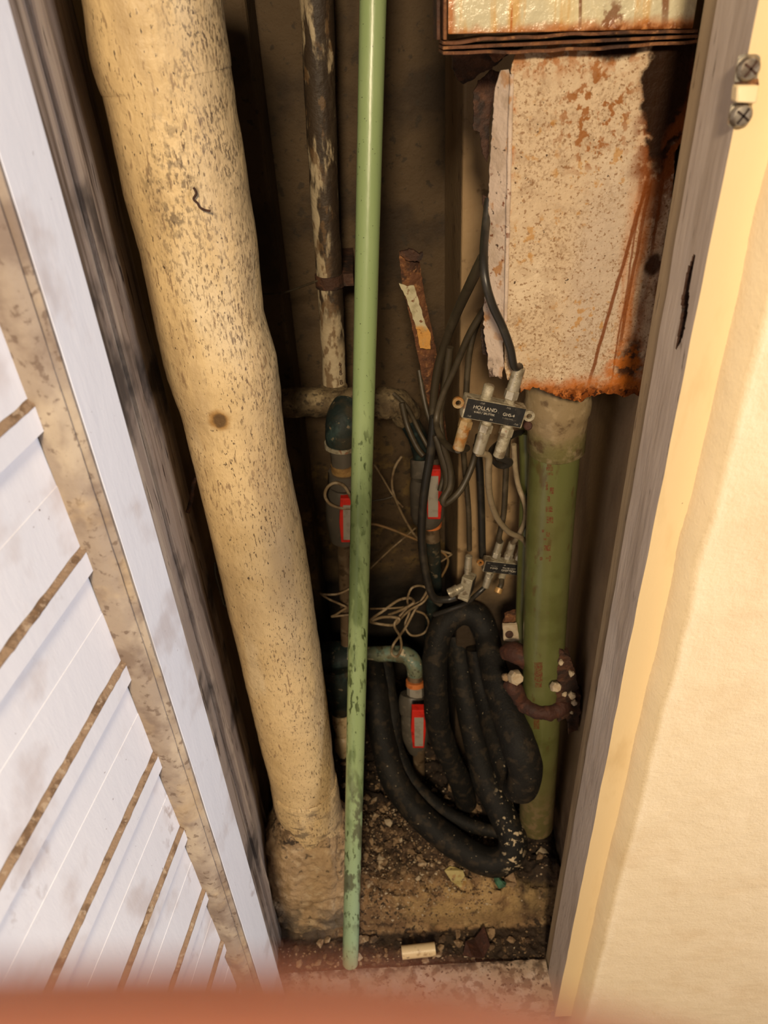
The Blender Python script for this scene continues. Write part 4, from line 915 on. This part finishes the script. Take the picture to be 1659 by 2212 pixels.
tang = [
    [(930, 1262), (915, 1290), (895, 1320), (878, 1352), (862, 1375), (850, 1392), (846, 1412), (858, 1418), (867, 1400), (864, 1375), (852, 1352), (860, 1335), (880, 1312)],
    [(800, 1342), (828, 1333), (862, 1336), (850, 1350), (815, 1347), (800, 1340), (830, 1318), (860, 1297), (885, 1292), (893, 1302), (870, 1316), (840, 1328)],
    [(862, 1340), (885, 1318), (915, 1300), (926, 1278), (912, 1266), (890, 1270), (880, 1296), (885, 1320), (875, 1350), (888, 1372), (915, 1368), (926, 1348), (918, 1328), (900, 1320)],
    [(800, 1315), (840, 1314), (880, 1310), (910, 1298), (935, 1280)]]
tgl = E('wire_tangle', W(850, 1418, 1.0), 'tangled bundle of thin brown wire hanging above the copper elbow', 'wire bundle')
for k, pts in enumerate(tang):
    P = [W(x, y, .985 + .012 * math.sin(i * 1.7 + k)) for i, (x, y) in enumerate(pts)]
    B().tube(P, [.0024, .0026, .0021, .0017][k], 8, 6).build('wire_strand', mt['wire'], tgl, ang=60)
tg2 = E('wire_offcut', W(715, 1335, 1.03), 'loose zigzag of pale wire left of the green pipe', 'wire')
B().tube([W(x, y, 1.02) for x, y in ((755, 1272), (730, 1283), (700, 1284), (692, 1282), (710, 1294), (735, 1305), (748, 1312), (740, 1318), (725, 1328), (716, 1332), (735, 1330), (756, 1328))], .0021, 8, 5).build('wire_strand', mt['wire'], tg2, ang=60)
# small hook and twig at the left jamb
cable('bent_twig', 'thin bent twig caught between the thick cream pipe and left wall', 'twig', [(464, 1215, .80), (466, 1240, .79), (474, 1270, .785), (484, 1305, .78), (488, 1308, .775)], .0022, 'olive')
cable('rusty_hook', 'small dark hook on the left wall beside the thick pipe', 'hook', [(424, 1032, .78), (417, 1050, .775), (415, 1072, .77), (410, 1092, .765), (405, 1108, .76)], .0028, 'rustdark')

# ------------------------------------------------------------------ black foam hose coil
hs = E('foam_hose_coil', W(1080, 1880, .76), 'thick black foam insulated hose coiled on the closet floor', 'hose')
H1 = [(1008, 1735, .88), (995, 1690, .88), (962, 1620, .89), (946, 1560, .90), (941, 1490, .91), (940, 1420, .93), (954, 1360, .95), (990, 1325, .96), (1030, 1332, .955), (1052, 1375, .93), (1062, 1430, .885), (1084, 1505, .83), (1118, 1600, .765), (1134, 1655, .742), (1128, 1700, .738), (1108, 1690, .77), (1082, 1620, .83), (1056, 1540, .90), (1040, 1470, .95), (1030, 1400, .98)]
H2 = [(985, 1370, 1.03), (995, 1430, 1.0), (1008, 1510, .95), (1030, 1614, .90), (1052, 1690, .86), (1082, 1750, .82), (1108, 1812, .775), (1098, 1850, .757), (1060, 1862, .755), (1010, 1842, .77), (950, 1800, .80), (890, 1742, .84), (850, 1680, .885), (828, 1600, .93), (812, 1510, .98), (800, 1430, 1.05)]
H3 = [(1085, 1800, .80), (1000, 1776, .83), (935, 1735, .855), (890, 1690, .89), (855, 1620, .93), (845, 1550, .97), (835, 1470, 1.03), (825, 1410, 1.08)]
B().tube(trace(H1), [.0215] * 2 + [.0225] * 9 + [.0265, .0285, .0285, .025, .023, .022, .021, .02, .02], 20, 6, jit=.0022, js=22).build('hose_turn', mt['foam'], hs, ang=60)
B().tube(trace(H2), [.024] * 4 + [.0265] * 3 + [.026] * 9, 20, 6, jit=.0022, js=22, seed=2).build('hose_turn', mt['foam'], hs, ang=60)
B().tube(trace(H3), [.012, .014, .015, .016, .017, .018, .018, .018], 16, 6, jit=.002, js=22, seed=4).build('hose_liner', mt['foam'], hs, ang=60)

# ------------------------------------------------------------------ floor litter
def gz(x, y): return ground_z(x, y)
def chip_mesh(seed, flat):
    bm = bmesh.new(); bmesh.ops.create_icosphere(bm, subdivisions=1, radius=1)
    for v in bm.verts:
        v.co *= 1 + 1.0 * nz(v.co * 1.1, 1, seed); v.co.z *= flat; v.co.x *= 1.25
    me = bpy.data.meshes.new('rubble_chip'); bm.to_mesh(me); bm.free(); return me
protos = [chip_mesh(k, [.35, .6, .25, .8, .5, .3][k]) for k in range(6)]
pm = []
for k in range(6):
    for m in ('chip_a', 'chip_b', 'white_chip'):
        q = protos[k].copy(); q.materials.append(mt[m]); pm.append(q)
rng = random.Random(11)
def place_chip(me, x, y, r, lift=.25):
    o = bpy.data.objects.new('rubble_chip', me); COL.objects.link(o)
    o.location = (x, y, gz(x, y) + r * lift); o.scale = (r, r, r)
    o.rotation_euler = (rng.uniform(-.5, .5), rng.uniform(-.5, .5), rng.uniform(0, 6.3)); return o
n = 0
while n < 290:
    x = rng.uniform(-.12, .27); y = rng.uniform(.72, 1.02)
    if rng.random() < .5: x = rng.uniform(-.105, .09); y = rng.uniform(.735, .90)
    if rng.random() < .22: x = rng.uniform(-.24, .24); y = rng.uniform(.630, .683)
    if x < -.07 and .7 < y < .78 and rng.random() < .8: continue
    if .69 < y < .72 and rng.random() < .75: continue
    r = rng.uniform(.0038, .0078) * (1.25 if rng.random() < .15 else 1)
    mi = 0 if rng.random() < .48 else (1 if rng.random() < .78 else 2)
    me = pm[rng.randrange(6) * 3 + mi]
    tn = ('tan', 'dark brown', 'whitish')[mi]; pl = ('in the front trough behind the sill', 'on the dirt slope in front of the hose', 'on the dirt slope behind the thin green pipe', 'far back under the hose and valves')[0 if y < .69 else (3 if y > .9 else (1 if x > .04 else 2))]
    tag(place_chip(me, x, y, r), 'small %s rubble chip %s' % (tn, pl), 'rubble', '%s rubble chips %s' % (tn, pl)); n += 1
# fine crumbs nobody could count
b = B()
for i in range(5200):
    x = rng.uniform(-.25, .28); y = rng.uniform(.628, 1.08)
    if rng.random() < .45: y = rng.uniform(.70, .88); x = rng.uniform(-.11, .16)
    if x < -.09 and y > .72 and rng.random() < .8: continue
    if .672 < y < .70 and rng.random() < .8: continue
    r = rng.uniform(.0009, .0030); z = gz(x, y) + r * .3
    if rng.random() < .08: r *= 1.5
    V = []
    for dx, dy, dz in ((1, 0, 0), (-1, 0, 0), (0, 1, 0), (0, -1, 0), (0, 0, .7), (0, 0, -.6)):
        k = r * rng.uniform(.5, 1.25); V.append((x + dx * k + rng.uniform(-.3, .3) * r, y + dy * k + rng.uniform(-.3, .3) * r, z + dz * k))
    b.add(V, [(0, 2, 4), (2, 1, 4), (1, 3, 4), (3, 0, 4), (2, 0, 5), (1, 2, 5), (3, 1, 5), (0, 3, 5)])
g = b.build('fine_crumbs', mt['chip_a'], smooth=False, recalc=False); g['kind'] = 'stuff'; tag(g, 'fine brown crumbs and grit scattered over the closet floor', 'grit')
g.data.materials.append(mt['chip_b']); g.data.materials.append(mt['white_chip'])
for i in range(0, len(g.data.polygons), 8):
    k = rng.random(); mi = 0 if k < .45 else (1 if k < .88 else 2)
    for j in range(8): g.data.polygons[i + j].material_index = mi
# named scraps
c = WZ(868, 2058, .045); d_ = WZ(940, 2050, .045)
of = E('pipe_offcut', (c + d_) / 2 - Vector((0, 0, .014)), 'short cream pipe offcut lying in the front trough', 'pipe offcut')
ax = (d_ - c); L_n = ax.length
B().lathe(c, ax, [(0, .0085), (0, .0115), (L_n, .0115), (L_n, .0085), (L_n * .5, .0085)], 28).build('pipe_piece', mt['cpvc'], of, ang=30)
def leafy(name, px, z, m, label, cat, curl=.004, th=.0008, dz=0):
    P = []
    for i, (x, y) in enumerate(px):
        p = WZ(x, y, z); p.z = max(gz(p.x, p.y), z - .02) + .003 + dz + curl * (i % 2); P.append(p)
    return tag(B().prism(P, (0, 0, th)).build(name, mt[m], smooth=False), label, cat)
leafy('dry_leaf', [(960, 1882), (972, 1874), (985, 1872), (1000, 1880), (1008, 1898), (1006, 1906), (1002, 1915), (990, 1908), (975, 1898)], .105, 'leaf', 'yellow green dry leaf curled on the dirt below the hose', 'leaf')
leafy('teal_scrap', [(1066, 1890), (1074, 1893), (1078, 1888), (1085, 1900), (1094, 1906), (1092, 1914), (1078, 1914), (1070, 1905)], .105, 'scrapteal', 'small teal plastic scrap just below the hose loop', 'scrap', .006, .003)
leafy('orange_scrap', [(1025, 1793), (1050, 1791), (1049, 1802), (1030, 1800)], .13, 'orange', 'small orange scrap inside the hose loop', 'scrap', .003, .003, .012)
leafy('rust_flake', [(1000, 2060), (1006, 2035), (1025, 2022), (1045, 2006), (1056, 2020), (1058, 2046), (1045, 2065), (1020, 2068)], .035, 'rustred', 'large dark red rust flake beside the cream offcut', 'rust flake', .012, .004, .004)
leafy('pale_stone', [(1090, 1893), (1108, 1892), (1117, 1905), (1110, 1912), (1094, 1908)], .105, 'chip_a', 'flat tan stone chip right of the teal scrap', 'stone', .005, .008)
leafy('tan_plaster_piece', [(970, 1690), (990, 1682), (1000, 1700), (985, 1728), (968, 1715)], .13, 'chip_a', 'tan plaster lump lying left of the hose limbs', 'plaster piece', .01, .014, .02)

# ------------------------------------------------------------------ the photographer's hand, index finger reaching past the lens
def CP(r, u, d): return EYE + CR * r + CU * u + CF * d
def skin_mesh(name, verts, edges, radii, mat, root, parent=None, sub=2):
    c = EYE.copy()
    me = bpy.data.meshes.new(name); me.from_pydata([CP(*v) - c for v in verts], edges, []); me.update()
    o = bpy.data.objects.new(name, me); COL.objects.link(o); o.location = c
    bm = bmesh.new(); bm.from_mesh(me); lay = bm.verts.layers.skin.verify()
    bm.verts.ensure_lookup_table()
    for i, v in enumerate(bm.verts): v[lay].radius = (radii[i], radii[i]); v[lay].use_root = (i == root)
    bm.to_mesh(me); bm.free()
    o.modifiers.new('skin', 'SKIN').use_smooth_shade = True
    s = o.modifiers.new('sub', 'SUBSURF'); s.levels = sub; s.render_levels = sub
    me.materials.append(mat); return o
hv = [(-.100, -.105, -.060), (-.128, -.165, -.120), (-.092, -.080, -.030),
      (-.084, -.046, .000), (-.060, -.037, .022), (-.032, -.0333, .0370), (-.014, -.0330, .0385), (.001, -.0332, .0385), (.016, -.0356, .0385), (.027, -.0400, .0385),
      (-.088, -.064, -.004), (-.060, -.064, .026), (-.040, -.066, .030), (-.026, -.066, .014), (-.022, -.066, -.002),
      (-.094, -.082, -.008), (-.068, -.083, .020), (-.048, -.085, .023), (-.036, -.085, .008), (-.033, -.085, -.006),
      (-.102, -.098, -.014), (-.080, -.101, .010), (-.064, -.103, .012), (-.053, -.103, .000), (-.050, -.103, -.010),
      (-.088, -.072, -.050), (-.064, -.058, -.048), (-.044, -.046, -.040), (-.030, -.038, -.034)]
he = [(0, 1), (0, 2), (2, 3), (3, 4), (4, 5), (5, 6), (6, 7), (7, 8), (8, 9), (2, 10), (10, 11), (11, 12), (12, 13), (13, 14), (2, 15), (15, 16), (16, 17), (17, 18), (18, 19),
      (0, 20), (20, 21), (21, 22), (22, 23), (23, 24), (2, 25), (25, 26), (26, 27), (27, 28)]
hr = [.024, .027, .022, .0125, .0098, .0098, .0090, .0088, .0082, .0060, .012, .0098, .0095, .0085, .0065, .0115, .0092, .009, .008, .006, .010, .008, .0078, .007, .0055, .014, .0115, .0105, .0075]
hand = skin_mesh('hand', hv, he, hr, mt['skin'], 0)
tag(hand, 'blurred hand of the photographer with a finger across the lens bottom', 'person')
def nailb(a, b_, up, r):
    a = CP(*a); b_ = CP(*b_); d = (b_ - a); up = (CU * up[1] + CF * up[2] + CR * up[0]).normalized(); sd = d.cross(up).normalized()
    return B().grid(lambda u, v: a + d * v + sd * (u - .5) * .011 + up * (r + .0006 - .0035 * (2 * u - 1) ** 2 - .001 * (v * 2 - 1) ** 2), 8, 8)
nb = nailb((.014, -.0356, .0385), (.0260, -.0396, .0385), (0, -.1, 1), .0078)
no = nb.build('fingernail', mt['nail'], None)
wl = no.location.copy(); no.parent = hand; no.location = wl - Vector(hand.location)
m_ = no.modifiers.new('s', 'SOLIDIFY'); m_.thickness = .0006
